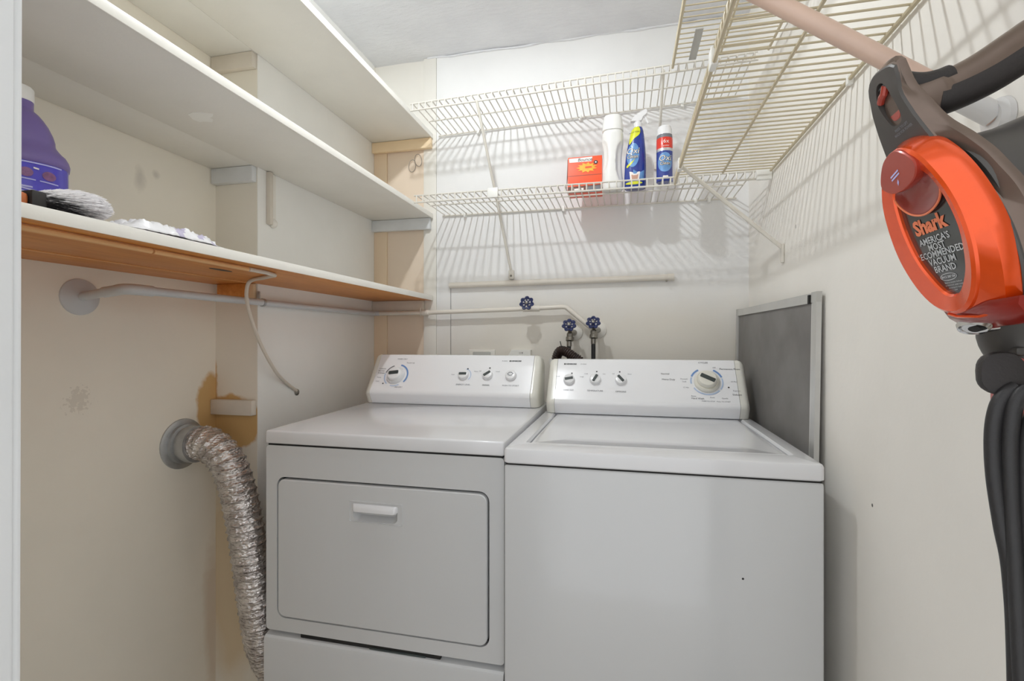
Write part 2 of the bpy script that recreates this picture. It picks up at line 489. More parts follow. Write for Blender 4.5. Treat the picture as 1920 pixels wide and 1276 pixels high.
# front wall with the doorway the camera looks through
fw = MB().box((XD - 0.08, 0.18, 0), (-0.52, 0.285, ZC + 0.02)).box((0.43, 0.18, 0), (XR + 0.08, 0.285, ZC + 0.02)).box((-0.52, 0.18, 2.06), (0.43, 0.285, ZC + 0.02))
obj('wall_front', fw, M['trim_white'], kind='structure')
def leaning(x0, x1, y0, y1, z0, z1, dx):
    m = MB().bbox((x0, y0, z0), (x1, y1, z1), 0.003)
    m.v = [(x + dx * (z - 1.175) / 1.175, y, z) for x, y, z in m.v]
    return m
jl = obj('trim_1', leaning(-0.56, -0.4895, 0.165, 0.2965, 0, 2.06, 0.0045), M['jamb'], kind='structure')
obj('casing_bead', leaning(-0.60, -0.4925, 0.2965, 0.304, 0, 2.06, 0.0045), M['jamb'], jl)
obj('trim_2', MB().bbox((0.40, 0.165, 0), (0.43, 0.30, 2.06), 0.003), M['jamb'], kind='structure')
obj('trim_3', MB().bbox((-0.52, 0.165, 2.03), (0.43, 0.30, 2.06), 0.003), M['jamb'], kind='structure')

# the closet's ceiling lamp, just above the frame
lamp = thing('ceiling_lamp', (-0.48, 1.05, 2.425), 'round bulb under a shallow dark metal shade on the closet ceiling', 'lamp')
obj('lamp_holder', MB().lathe((-0.48, 1.05, 2.425), (0, 0, -1), [(0, 0.055), (0.012, 0.055), (0.02, 0.03), (0.035, 0.022)]), M['vac_bronze'], lamp)
obj('lamp_shade', MB().lathe((-0.48, 1.05, 2.425), (0, 0, -1), [(0.018, 0.024), (0.026, 0.06), (0.040, 0.105), (0.060, 0.135), (0.061, 0.133), (0.042, 0.103), (0.028, 0.058), (0.020, 0.024)], 40, cap=False), M['vac_black'], lamp)
obj('bulb', MB().lathe((-0.48, 1.05, 2.39), (0, 0, -1), [(0, 0.012), (0.012, 0.014), (0.024, 0.020), (0.036, 0.0225), (0.048, 0.020), (0.056, 0.011), (0.059, 0.002)], 20), M['bulb'], lamp)

# ------------------------------------------------------------------ wooden shelves on the left
XS = -0.832
def shelf(name, z0, z1, label, board, edge, y0=0.302):
    t = thing(name, (XC, 1.2, z0), label, 'shelf', 'wooden shelves on the left wall')
    obj('board', MB().bbox((XC + 0.001, y0, z0), (XS - 0.0015, YB - 0.008, z1), 0.0015), board, t)
    obj('front_edge', MB().bbox((XS - 0.0015, y0, z0 - 0.001), (XS + 0.001, YB - 0.008, z1 + 0.0005), 0.001), edge, t, label='bright white painted front edge')
    obj('filler_board', MB().bbox((XD + 0.001, y0, z0 + 0.0015), (XC - 0.0015, YC - 0.001, z1), 0.0015), board, t)
    return t
top = shelf('wall_shelf', 2.068, 2.087, 'topmost white painted wooden shelf on the left wall, just below the ceiling', M['shelf_under'], M['shelf_edge'])
mid = shelf('wall_shelf', 1.714, 1.733, 'middle white painted wooden shelf on the left wall, with a chipped patch underneath', M['shelf_under'], M['shelf_edge'])
low = shelf('wall_shelf', 1.349, 1.369, 'lowest wooden shelf on the left wall, orange wood underside, purple jug standing on it', M['wood'], M['shelf_edge'])
obj('painted_top', MB().box((XC + 0.002, 0.302, 1.369), (XS - 0.002, YB - 0.009, 1.3694)).box((XD + 0.002, 0.302, 1.369), (XC + 0.002, YC - 0.002, 1.3694)), M['shelf_paint'], low, label='white painted top face')
# cleats under the shelf ends
def cleat(t, a, b, m, label=None): return obj('cleat', MB().bbox(a, b, 0.002), m, t, label=label)
cleat(top, (XC + 0.001, YB - 0.026, 2.022), (-0.835, YB - 0.005, 2.067), M['cleat_cream'], 'cream painted cleat on the back wall')
cleat(mid, (XC + 0.001, YB - 0.026, 1.664), (-0.84, YB - 0.005, 1.713), M['cleat_grey'], 'grey painted cleat on the back wall')
cleat(low, (XC + 0.001, YB - 0.024, 1.303), (-0.872, YB - 0.005, 1.348), M['cleat'], 'cleat on the back wall')
cleat(top, (XD + 0.002, YC - 0.021, 2.022), (XC - 0.003, YC - 0.001, 2.069), M['cleat'], 'cleat on the chase')
cleat(mid, (XD + 0.002, YC - 0.021, 1.667), (XC - 0.003, YC - 0.001, 1.715), M['cleat_grey'], 'grey painted cleat on the chase')
cleat(low, (XD + 0.02, YC - 0.016, 1.300), (XC - 0.026, YC - 0.001, 1.350), M['wood'], 'bare orange cleat on the chase')
cleat(low, (XC - 0.025, YC - 0.014, 1.300), (XC - 0.004, YC - 0.001, 1.349), M['cleat_cream'], 'cream end block on the chase')
# paint chip under the middle shelf, flush flake of primer
chip = [(-1.019, 0.955), (-1.0, 0.951), (-0.983, 0.955), (-0.957, 0.967), (-0.970, 0.978), (-0.984, 0.984), (-0.985, 0.994), (-0.997, 1.004), (-1.012, 0.997), (-1.027, 0.997), (-1.031, 0.981), (-1.024, 0.967)]
obj('paint_chip', MB().loft([XY(chip, 1.7142), XY(chip, 1.7134)]), M['plastic_white'], mid, label='white chipped patch of paint')
# knots and ridge on the wood underside
obj('knot', MB().loft([XY(oval(-0.985, 1.018, 0.010, 0.035, 16), 1.3492), XY(oval(-0.985, 1.018, 0.010, 0.035, 16), 1.3484)]), M['brush_black'], low, label='dark split knot in the wood')
obj('ridge', MB().bbox((XC - 0.004, 0.302, 1.3468), (XC + 0.003, YC - 0.03, 1.3495), 0.001), M['wood_light'], low, label='pale ridge along the board joint')

# lower loose-looking cleat on the chase
single('wall_cleat', MB().bbox((XD + 0.001, YC - 0.022, 0.938), (XC - 0.004, YC - 0.0005, 0.985), 0.002), M['cleat'],
       'short pale wooden cleat fixed to the chase above the foil duct', 'cleat', origin=(-1.2, YC, 0.94))
# small strap bracket under the middle shelf
t = thing('strap_bracket', (XC, 1.36, 1.54), 'small white painted strap bracket hanging under the middle shelf beside the chase', 'bracket')
obj('strap', MB().bbox((XC + 0.0005, 1.338, 1.545), (XC + 0.016, 1.352, 1.712), 0.0015), M['cleat'], t)
obj('flange', MB().bbox((XC + 0.0005, 1.352, 1.56), (XC + 0.005, 1.378, 1.712), 0.0015), M['trim_white'], t)
obj('paint_lump', MB().lathe((XC + 0.004, 1.365, 1.553), (1, 0, 0), [(0, 0.016), (0.006, 0.014), (0.012, 0.008), (0.015, 0.002)], 12), M['trim_white'], t)

# ------------------------------------------------------------------ wire shelves
def wire_shelf(label, loc, rot, length, depth, mat, rail=0.0032, mids=(0.5,), skip_lip=0.0):
    t = thing('wire_shelf', loc, label, 'wire shelf', 'white wire shelves', rot)
    L = [0, length]
    rail = 0.0042 if mat is M['wire_grimy'] else 0.0035
    def rl(name, y, z, r, x0=0.0, x1=length): return obj(name, MB().tube([(x0, y, z), (x1, y, z)], r, 8), mat, t, local=True)
    rl('back_rail', depth, -0.004, rail)
    for q in mids: rl('middle_rail', depth * q, -0.0045, rail * 0.85, 0.012, length - 0.012)
    rl('front_rail', 0.0, 0.0, rail * 0.9)
    rl('lip_rail', -0.002, -0.0265, rail)
    n = int(length / 0.0256)
    w = None
    for i in range(n):
        x = 0.010 + i * (length - 0.020) / (n - 1)
        if w is None:
            path = [(x, depth + 0.002, 0.0), (x, depth * 0.5, 0.0), (x, 0.003, 0.0), (x, -0.0015, -0.002), (x, -0.003, -0.008), (x, -0.003, -0.029)]
            w = obj('deck_wire', MB().tube(path, 0.0023, 6), mat, t, local=True); x_first = x
        else:
            copy_part(w, t, (x - x_first, 0, 0))
    return t
ZU = 2.077
up = wire_shelf('upper long white wire shelf on the back wall, nearest the ceiling', (-0.802, 1.726, ZU), (0, -0.030, 0), 1.225, 0.292, M['wire'])
lo = wire_shelf('lower long white wire shelf on the back wall, cleaning products standing on it', (-0.786, 1.726, 1.7245), None, 1.205, 0.296, M['wire'], mids=(0.42,))
rl_ = wire_shelf('lower yellowed wire shelf along the right wall, running toward the viewer above the rod', (0.165, 1.708, 1.7225), (0, 0, R(-90)), 1.29, 0.292, M['wire_grimy'])
ru = wire_shelf('upper wire shelf along the right wall, seen through the lower one', (0.158, 1.708, 2.112), (0, 0, R(-90)), 1.29, 0.292, M['wire_grimy'])
def brace(t, a, b, r=0.0065, m=None):
    m = m or M['wire']
    br = obj('support_brace', MB().tube([a, b], r, 10, ratio=0.8), m, t)
    return br
# long brace at the left: upper shelf lip to the wall
b1 = brace(up, (-0.535, 1.722, 2.06), (-0.473, 2.018, 1.463))
obj('brace_foot', MB().bbox((-0.485, 2.012, 1.432), (-0.461, 2.0295, 1.472), 0.005), M['wire'], b1)
obj('screw', MB().lathe((-0.473, 2.012, 1.446), (0, -1, 0), [(0, 0.005), (0.002, 0.004)], 10), M['brass'], b1)
obj('lip_clip', MB().bbox((-0.492, 1.713, 1.694), (-0.452, 1.7225, 1.731), 0.004), M['plastic_white'], lo, label='white plastic clip on the shelf lip')
b2 = brace(up, (0.128, 1.722, 2.088), (0.126, 2.022, 1.87))
obj('brace_foot', MB().bbox((0.113, 2.012, 1.852), (0.139, 2.0295, 1.884), 0.004), M['wire'], b2)
# brace of the right shelf
b3 = brace(rl_, (0.172, 1.600, 1.717), (0.459, 1.606, 1.452))
obj('brace_foot', MB().bbox((0.457, 1.596, 1.405), (0.4645, 1.616, 1.462), 0.003), M['wire'], b3)
obj('end_plate', MB().bbox((0.417, 1.714, 1.693), (0.4635, 1.730, 1.731), 0.004), M['plastic_white'], lo, label='white end bracket at the right wall')
for t, xs, z in ((up, (-0.62, -0.18, 0.22), None), (lo, (-0.68, -0.25, 0.27, 0.32), None)):
    for x in xs:
        zz = (ZU + 0.030 * (x + 0.802)) if t is up else 1.7245
        obj('wall_clip', MB().bbox((x - 0.006, 2.012, zz - 0.016), (x + 0.006, 2.0295, zz + 0.006), 0.002), M['plastic_white'], t)
obj('hanging_strap', MB().bbox((0.205, 1.53, 2.096), (0.228, 1.695, 2.1005), 0.0015), M['socket'], ru, label='grey flat metal strap under the deck')
for y in (1.15, 0.8):
    obj('wall_clip', MB().bbox((0.452, y - 0.006, 1.708), (0.4645, y + 0.006, 1.728), 0.002), M['plastic_white'], rl_)
obj('front_clip', MB().bbox((0.157, 1.545, 1.690), (0.170, 1.575, 1.726), 0.003), M['plastic_white'], rl_)
obj('front_clip', MB().bbox((0.157, 0.97, 1.690), (0.170, 1.00, 1.726), 0.003), M['plastic_white'], rl_)

# pinkish rod leaning from the right wall up under the shelf
rd = thing('closet_rod', (0.46, 0.74, 1.456), 'pinkish round rod slanting from the right wall up past the yellowed wire shelf', 'rod')
A = Vector((0.458, 0.739, 1.458)); B = Vector((0.195, 0.744, 1.652)); E_ = A + (B - A) * 1.45
obj('pole', MB().tube([A, A + (B - A) * 0.5, B, E_], 0.0122, 20), M['rod'], rd)
d = (A - B).normalized()
obj('end_sleeve', MB().tube([A - d * 0.055, A - d * 0.002], 0.0142, 20), M['rod_grey'], rd, label='grey white sleeve at the wall end')
obj('wall_cup', MB().lathe((XR - 0.0005, 0.739, 1.455), (-1, 0, 0), [(0, 0.026), (0.006, 0.025), (0.012, 0.019)], 20), M['rod_grey'], rd)

# ------------------------------------------------------------------ water pipe, valves, hoses on the back wall
wp = thing('water_pipe', (-1.28, 0.90, 1.275), 'grey white painted water pipe running under the lowest wooden shelf to the valves', 'pipe')
path = [(-1.279, 0.902, 1.277), (-1.16, 0.886, 1.287), (-1.122, 0.880, 1.2895), (-1.103, 0.893, 1.290), (-1.101, 0.93, 1.290), (-1.101, 1.5, 1.290), (-1.101, 1.96, 1.2915), (-1.096, 1.985, 1.2915), (-1.075, 1.991, 1.2915)]
obj('pipe_run', MB().tube(path, 0.0105, 14), M['pipe'], wp)
obj('elbow', MB().tube(spline([(-1.185, 0.8895, 1.2852), (-1.15, 0.885, 1.2875), (-1.118, 0.880, 1.29), (-1.101, 0.897, 1.29), (-1.101, 0.935, 1.29)], 5), 0.0128, 14), M['pipe'], wp)
path = [(-1.085, 1.991, 1.2915), (-0.86, 1.990, 1.292), (-0.40, 1.990, 1.303), (-0.252, 1.990, 1.309), (-0.235, 1.990, 1.307), (-0.135, 1.995, 1.222), (-0.125, 2.0, 1.214)]
obj('wall_run', MB().tube(path, 0.0095, 14), M['pipe_wall'], wp, label='cream painted run along the back wall')
obj('wall_flange', MB().lathe((XD + 0.0005, 0.902, 1.277), (1, -0.03, 0), [(0, 0.044), (0.004, 0.043), (0.009, 0.032), (0.013, 0.016), (0.014, 0.011)], 28), M['pipe'], wp, label='round wall flange')
obj('pipe_clamp', MB().lathe((-1.101, 1.295, 1.29), (0, 1, 0), [(0, 0.0125), (0.008, 0.0125)], 16).bbox((-1.121, 1.296, 1.300), (-1.112, 1.302, 1.325), 0.001), M['galv'], wp)
obj('pipe_clamp', MB().lathe((-0.868, 1.990, 1.292), (1, 0, 0), [(0, 0.0128), (0.03, 0.0128)], 16).tube([(-0.874, 1.982, 1.313), (-0.872, 1.975, 1.29), (-0.874, 1.984, 1.276)], 0.002, 6), M['pipe_wall'], wp)
obj('coupling', MB().lathe((-0.415, 1.990, 1.3025), (1, 0, 0.02), [(0, 0.0125), (0.07, 0.0125)], 16), M['pipe_wall'], wp)
def hand_wheel(name, c, axis, parent, r=0.0255):
    a = Vector(axis).normalized()
    ref = Vector((0, 0, 1))
    u = (ref - a * ref.dot(a)).normalized(); w = a.cross(u); c = Vector(c)
    P = lambda ang, rr, h=0: c + a * h + u * rr * math.cos(ang) + w * rr * math.sin(ang)
    m = MB()
    ring = [P(2 * math.pi * k / 56, r * (1 + 0.15 * math.cos(7 * 2 * math.pi * k / 56))) for k in range(57)]
    m.tube(ring, 0.0042, 8)
    for k in range(7):
        ang = 2 * math.pi * k / 7
        m.tube([P(ang, 0.006, 0.004), P(ang, r * 0.6, 0.002), P(ang, r, 0)], 0.0033, 6)
    m.lathe(c - a * 0.004, a, [(0, 0.0095), (0.008, 0.010), (0.010, 0.008)], 14)
    o = obj(name, m, M['valve_blue'], parent, label='blue lobed hand wheel')
    obj('wheel_screw', MB().lathe(c + a * 0.006, a, [(0, 0.0075), (0.003, 0.0065), (0.0045, 0.003)], 12), M['brass'], o)
    return o
hand_wheel('hand_wheel', (-0.387, 1.925, 1.322), (0, -0.96, 0.28), wp, 0.0235)
obj('valve_stem', MB().tube([(-0.385, 1.99, 1.304), (-0.387, 1.93, 1.3205)], 0.007, 10), M['pipe_wall'], wp)
def faucet(name, x, z, label, hose_pts, flange_dx):
    t = thing(name, (x, YB, z), label, 'valve', 'washer hose valves')
    obj('wall_flange', MB().lathe((x + flange_dx, YB - 0.0005, z - 0.015), (0, -1, 0), [(0, 0.034), (0.005, 0.033), (0.012, 0.024), (0.016, 0.012)], 26), M['trim_white'], t, label='white round wall flange')
    body = MB().tube([(x + flange_dx, YB - 0.01, z - 0.015), (x + flange_dx * 0.6, 1.985, z - 0.018), (x, 1.958, z - 0.022)], 0.012, 14)
    body.tube([(x, 1.965, z - 0.018), (x, 1.938, z + 0.006)], 0.0085, 12)
    body.lathe((x, 1.958, z - 0.022), (0, -0.25, -1), [(0, 0.013), (0.012, 0.013), (0.014, 0.016), (0.028, 0.016), (0.030, 0.010)], 12)
    obj('valve_body', body, M['brass'], t)
    hand_wheel('hand_wheel', (x, 1.927, z + 0.013), (0, -0.86, 0.5), t, 0.0225)
    return t
faucet('hose_valve', -0.216, 1.219, 'left of the two blue-wheeled hose valves above the washer', None, 0.012)
faucet('hose_valve', -0.121, 1.229, 'right of the two blue-wheeled hose valves above the washer, joined to the pipe', None, 0.014)
def hose(pts, r, label, collar):
    t = thing('supply_hose', pts[0], label, 'hose', 'washer supply hoses')
    obj('hose', MB().tube(spline(pts, 6), r, 14), M['rubber'], t)
    obj('collar', MB().lathe(pts[0], (0, 0.0, -1), [(-0.002, 0.010), (0.018, 0.010), (0.02, 0.0085)], 12), M['brass'], t)
hose([(-0.218, 1.950, 1.166), (-0.219, 1.948, 1.12), (-0.219, 1.946, 1.03), (-0.21, 1.93, 0.9), (-0.18, 1.88, 0.80)], 0.0085, 'black rubber hose hanging from the left hose valve', 1)
hose([(-0.122, 1.950, 1.176), (-0.122, 1.950, 1.14), (-0.121, 1.946, 1.03), (-0.11, 1.93, 0.9), (-0.09, 1.88, 0.80)], 0.0085, 'black rubber hose hanging from the right hose valve', 1)
# corrugated drain hose hooking into the standpipe
dh = thing('drain_hose', (-0.27, 1.94, 1.08), 'dark brown corrugated drain hose hooked over a white standpipe behind the washer', 'hose')
path = spline([(-0.272, 1.945, 1.062), (-0.268, 1.94, 1.10), (-0.252, 1.925, 1.128), (-0.225, 1.91, 1.126), (-0.195, 1.90, 1.107), (-0.165, 1.895, 1.085), (-0.14, 1.89, 1.03), (-0.13, 1.89, 0.9)], 28)
obj('corrugated_tube', MB().tube(path, lambda i, n: 0.0175 + 0.0024 * math.sin(i * 2 * math.pi / 6), 16), M['hose_brown'], dh)
obj('loose_tie', MB().tube([(-0.238, 1.912, 1.138), (-0.245, 1.91, 1.15), (-0.249, 1.908, 1.168)], 0.0016, 6), M['rubber'], dh)
single('standpipe', MB().lathe((-0.272, 1.955, 0.0), (0, 0, 1), [(0, 0.024), (1.07, 0.024), (1.072, 0.027), (1.098, 0.027), (1.098, 0.0235), (1.05, 0.0235)], 20), M['bottle_white'], 'white standpipe in the wall receiving the brown drain hose', 'pipe', origin=(-0.272, 1.955, 0))
# long white painted bar on the back wall
wbn = thing('wall_bar', (-0.75, YB, 1.413), 'long white painted round bar fixed level along the back wall above the valves', 'bar')
obj('bar', MB().tube([(-0.751, 2.0155, 1.412), (-0.3, 2.0155, 1.4165), (0.187, 2.0155, 1.4215)], 0.0125, 14), M['pipe_wall'], wbn)
obj('bar_end', MB().lathe((0.165, 2.0155, 1.4213), (1, 0, 0.01), [(0, 0.0145), (0.024, 0.0145)], 14), M['pipe_wall'], wbn)
obj('screw', MB().lathe((0.16, 2.004, 1.407), (0, -0.3, -1), [(0, 0.004), (0.004, 0.003)], 8), M['brass'], wbn)
# electric plates behind the dryer
o = thing('wall_outlet', (-0.604, YB, 1.10), 'white wall outlet half hidden behind the dryer console', 'outlet')
obj('plate', MB().bbox((-0.664, YB - 0.008, 1.045), (-0.546, YB - 0.0005, 1.131), 0.003), M['trim_white'], o)
obj('receptacle', MB().bbox((-0.645, YB - 0.012, 1.06), (-0.565, YB - 0.007, 1.121), 0.004), M['socket'], o)
o = thing('junction_cover', (-0.43, YB, 1.10), 'white tapered cover plate standing above the right end of the dryer console', 'cover')
tp = [(-0.500, 1.05), (-0.386, 1.05), (-0.386, 1.131), (-0.470, 1.131), (-0.489, 1.098)]
obj('cover_plate', MB().loft([XZ(tp, YB - 0.0005), XZ(tp, YB - 0.022), XZ([(x * 0.98 - 0.0086, z * 0.98 + 0.0218) for x, z in tp], YB - 0.025)]), M['plastic_white'], o)
m = MB(); put_text(m, '119', 0.012, lambda x, y: (-0.428 + x, YB - 0.0257, 1.117 + y))
obj('print', m, M['ink_dark'], o)
# two small wire rings hanging on the panel
for i, (x, z, a) in enumerate(((-0.932, 1.955, 0.3), (-0.903, 1.978, -0.2))):
    pts = [(x + 0.021 * math.cos(k * math.pi / 12) * 0.8 + a * 0.01 * math.sin(k * math.pi / 12), YB - 0.002 - 0.006 * (1 + math.sin(k * math.pi / 12)) * 0.5, z + 0.026 * math.sin(k * math.pi / 12)) for k in range(25)]
    single('wire_ring', MB().tube(pts, 0.0014, 6), M['ring_metal'], ('left' if i == 0 else 'right') + ' of two thin metal rings hanging on the panel under the top shelf', 'ring', 'rings on the back panel', origin=(x, YB - 0.003, z))

# ------------------------------------------------------------------ cables under the lowest shelf
cb = thing('cable', (-0.9, 1.1, 1.34), 'beige cable clipped under the lowest shelf then hanging down to the side wall', 'cable')
runs = [(0.303, 0.632), (0.636, 0.815), (0.819, 1.003)]
for y0, y1 in ((0.303, 0.515), (0.519, 0.742), (0.746, 0.985)):
    obj('clipped_run', MB().tube([(-0.876, y0, 1.3428), (-0.876, y1, 1.3428)], 0.0052, 10), M['cable_tan'], cb, label='tan painted run clipped under the shelf')
loop = spline([(-0.876, 0.988, 1.3428), (-0.880, 1.05, 1.343), (-0.893, 1.096, 1.343), (-0.912, 1.108, 1.343), (-0.96, 1.135, 1.343), (-1.02, 1.168, 1.3435), (-1.044, 1.176, 1.336), (-1.052, 1.178, 1.315), (-1.056, 1.183, 1.29), (-1.062, 1.205, 1.24), (-1.075, 1.260, 1.16), (-1.094, 1.345, 1.075), (-1.113, 1.42, 1.03), (-1.119, 1.482, 0.996)], 8)
obj('hanging_run', MB().tube(loop, 0.0052, 10), M['cable'], cb)
obj('wall_plug', MB().lathe((XC + 0.0005, 1.487, 0.99), (1, 0, 0), [(0, 0.012), (0.003, 0.011), (0.006, 0.006)], 9), M['brass'], cb, label='ragged wall fixing')

# ------------------------------------------------------------------ foil dryer duct
du = thing('dryer_duct', (-1.28, 1.18, 0.86), 'crinkled silver foil duct curving from the left wall down beside the dryer', 'duct')
base = spline([(-1.235, 1.182, 0.868), (-1.205, 1.180, 0.872), (-1.165, 1.180, 0.862), (-1.125, 1.182, 0.825), (-1.098, 1.186, 0.765), (-1.078, 1.188, 0.69), (-1.062, 1.190, 0.61), (-1.050, 1.192, 0.53), (-1.043, 1.198, 0.45), (-1.038, 1.208, 0.37), (-1.034, 1.222, 0.29), (-1.032, 1.26, 0.20), (-1.035, 1.34, 0.13), (-1.045, 1.50, 0.09), (-1.048, 1.75, 0.08)], 30)
NS = 44; P = [Vector(p) for p in base]; loops = []; nrm = None; s_len = 0.0
for i, p in enumerate(P):
    t = (P[min(i + 1, len(P) - 1)] - P[max(i - 1, 0)]).normalized()
    if nrm is None: nrm = (Vector((0, 0, 1)) - t * t.z).normalized()
    else: nrm = (nrm - t * nrm.dot(t)).normalized()
    bn = t.cross(nrm)
    if i: s_len += (p - P[i - 1]).length
    L = []
    for k in range(NS):
        a = 2 * math.pi * k / NS
        ph = (s_len / 0.0215 + k / NS) % 1.0
        ridge = max(0.0, 1.0 - abs(ph - 0.5) * 2 / 0.22)
        sag = -0.0032 * math.sin(math.pi * ((ph + 0.5) % 1.0))
        q = p + nrm * math.cos(a) + bn * math.sin(a)
        cr = noise.noise((s_len * 110, math.cos(a) * 5, math.sin(a) * 5)) * 0.0020 + noise.noise((s_len * 230, math.cos(a) * 11, math.sin(a) * 11)) * 0.0012
        rr = 0.0485 + 0.0024 * ridge + sag + cr
        L.append(p + nrm * rr * math.cos(a) + bn * rr * math.sin(a))
    loops.append(L)
obj('foil_tube', MB().loft(loops, False, True), M['foil'], du, smooth=1.2)
obj('wall_flange', MB().lathe((XD + 0.0005, 1.182, 0.866), (1, 0, 0), [(0, 0.074), (0.003, 0.073), (0.006, 0.066), (0.007, 0.056)], 36), M['galv'], du, label='round galvanised wall plate')
obj('collar', MB().lathe((XD + 0.006, 1.182, 0.866), (1, 0, 0.03), [(0, 0.058), (0.012, 0.058), (0.014, 0.050), (0.026, 0.050), (0.028, 0.054), (0.05, 0.053)], 36), M['galv'], du)

# ------------------------------------------------------------------ dryer
DX0, DX1, DY = -0.976, -0.291, 1.165
dry = thing('clothes_dryer', (-0.63, 1.5, 0), 'white clothes dryer with a drop-down door, left of the washer', 'dryer')
body = MB()
outer = rrect(DX0, DX1, 0.368, 0.881, 0.010)
hole = rrect(-0.942, -0.329, 0.405, 0.795, 0.026)
body.fill(XZ(outer, DY), [XZ(hole, DY)])
body.loft([XZ(hole, DY), XZ(hole, DY + 0.022)], False, True)
body.loft([XZ(outer, DY), XZ(outer, DY + 0.70)], False, True)
body.box((DX0 + 0.002, DY + 0.03, 0.02), (DX1 - 0.002, DY + 0.70, 0.37))
obj('cabinet', body, M['enamel'], dry, smooth=0.5)
obj('door_gap', MB().loft([XZ(rrect(-0.9415, -0.3295, 0.4055, 0.7945, 0.025), DY + 0.0205), XZ(rrect(-0.9415, -0.3295, 0.4055, 0.7945, 0.025), DY + 0.0215)]), M['gap'], dry)
# door with a hand hole
door = MB()
dl = lambda i: rrect(-0.9395 + i, -0.3345 - i, 0.407 + i, 0.789 - i, 0.022 - i * 0.8)
hh = rrect(-0.716, -0.565, 0.690, 0.744, 0.004)
door.loft([XZ(dl(0), DY + 0.016), XZ(dl(0), DY + 0.004), XZ(dl(0.0012), DY + 0.0008), XZ(dl(0.004), DY - 0.001)], True, False)
door.fill(XZ(dl(0.004), DY - 0.001), [XZ(hh, DY - 0.001)])
door.loft([XZ(hh, DY - 0.001), XZ(hh, DY + 0.014)], False, False)
dr = obj('door', door, M['enamel'], dry, smooth=0.5)
# recessed handle
h = MB()
cav = [(x, z) for x, z in rrect(-0.706, -0.578, 0.693, 0.738, 0.014)]
h.fill(XZ(rrect(-0.7155, -0.5655, 0.6905, 0.7435, 0.004), DY - 0.0005), [XZ(cav, DY - 0.0005)])
h.loft([XZ(cav, DY - 0.0005), XZ(rrect(-0.704, -0.580, 0.697, 0.737, 0.014), DY + 0.006), XZ(rrect(-0.696, -0.588, 0.706, 0.735, 0.010), DY + 0.017), XZ(rrect(-0.680, -0.604, 0.716, 0.731, 0.007), DY + 0.0195)], False, True)
h.loft([XZ(rrect(-0.718, -0.563, 0.688, 0.746, 0.005), DY - 0.0012), XZ(rrect(-0.7175, -0.5635, 0.6885, 0.7455, 0.005), DY - 0.0026), XZ(rrect(-0.7155, -0.5655, 0.6905, 0.7435, 0.004), DY - 0.0026), XZ(rrect(-0.715, -0.566, 0.691, 0.743, 0.004), DY - 0.0005)], False, False)
ho = obj('handle', h, M['enamel'], dr, smooth=0.5)
g = MB()
for_prof = [(DY + 0.010, 0.7395), (DY - 0.002, 0.739), (DY - 0.008, 0.735), (DY - 0.011, 0.727), (DY - 0.0115, 0.7205), (DY - 0.009, 0.7185), (DY - 0.005, 0.7215), (DY + 0.010, 0.730)]
secs = []
for x, sh in ((-0.7075, 0.2), (-0.704, 0.75), (-0.697, 1.0), (-0.587, 1.0), (-0.580, 0.75), (-0.5765, 0.2)):
    secs.append([(x, DY + 0.002 + (y - DY - 0.002) * (sh if y < DY else 1), 0.738 + (z - 0.738) * (0.6 + 0.4 * sh)) for y, z in for_prof])
g.loft(secs)
obj('grip', g, M['enamel_top'], dr, smooth=0.8, label='raised grip lip')
# lower front panel
lp = MB()
prof = [(DY + 0.028, 0.010), (DY - 0.008, 0.010), (DY - 0.008, 0.343), (DY - 0.006, 0.349), (DY - 0.001, 0.353), (DY + 0.028, 0.361)]
lp.loft([[(x, y, z) for y, z in prof] for x in (DX0 - 0.001, DX1 + 0.0)], True, True)
obj('lower_panel', lp, M['enamel'], dry, smooth=0.4)
obj('finger_slot', MB().bbox((-0.87, DY + 0.004, 0.3545), (-0.46, DY + 0.03, 0.3655), 0.002), M['gap'], dry)
obj('panel_tab', MB().bbox((-0.66, DY + 0.001, 0.3548), (-0.50, DY + 0.005, 0.3595), 0.001), M['pointer'], dry)
for x in (-0.92, -0.34):
    for y in (1.22, 1.80):
        obj('foot', MB().lathe((x, y, 0), (0, 0, 1), [(0, 0.02), (0.012, 0.02), (0.014, 0.01), (0.024, 0.01)], 12), M['rubber'], dry)
tp_ = MB().bbox((DX0 - 0.0015, DY - 0.003, 0.8855), (DX1 + 0.001, DY + 0.705, 0.922), 0.006, 3)
tp_.v = [(x, y, z + 0.011 * (y - DY) / 0.7 * (z > 0.9)) for x, y, z in tp_.v]
tp_.box((DX0 + 0.004, DY + 0.004, 0.880), (DX1 - 0.004, DY + 0.70, 0.887), 1)
obj('top_panel', tp_, [M['enamel_top'], M['gap']], dry, smooth=0.5)

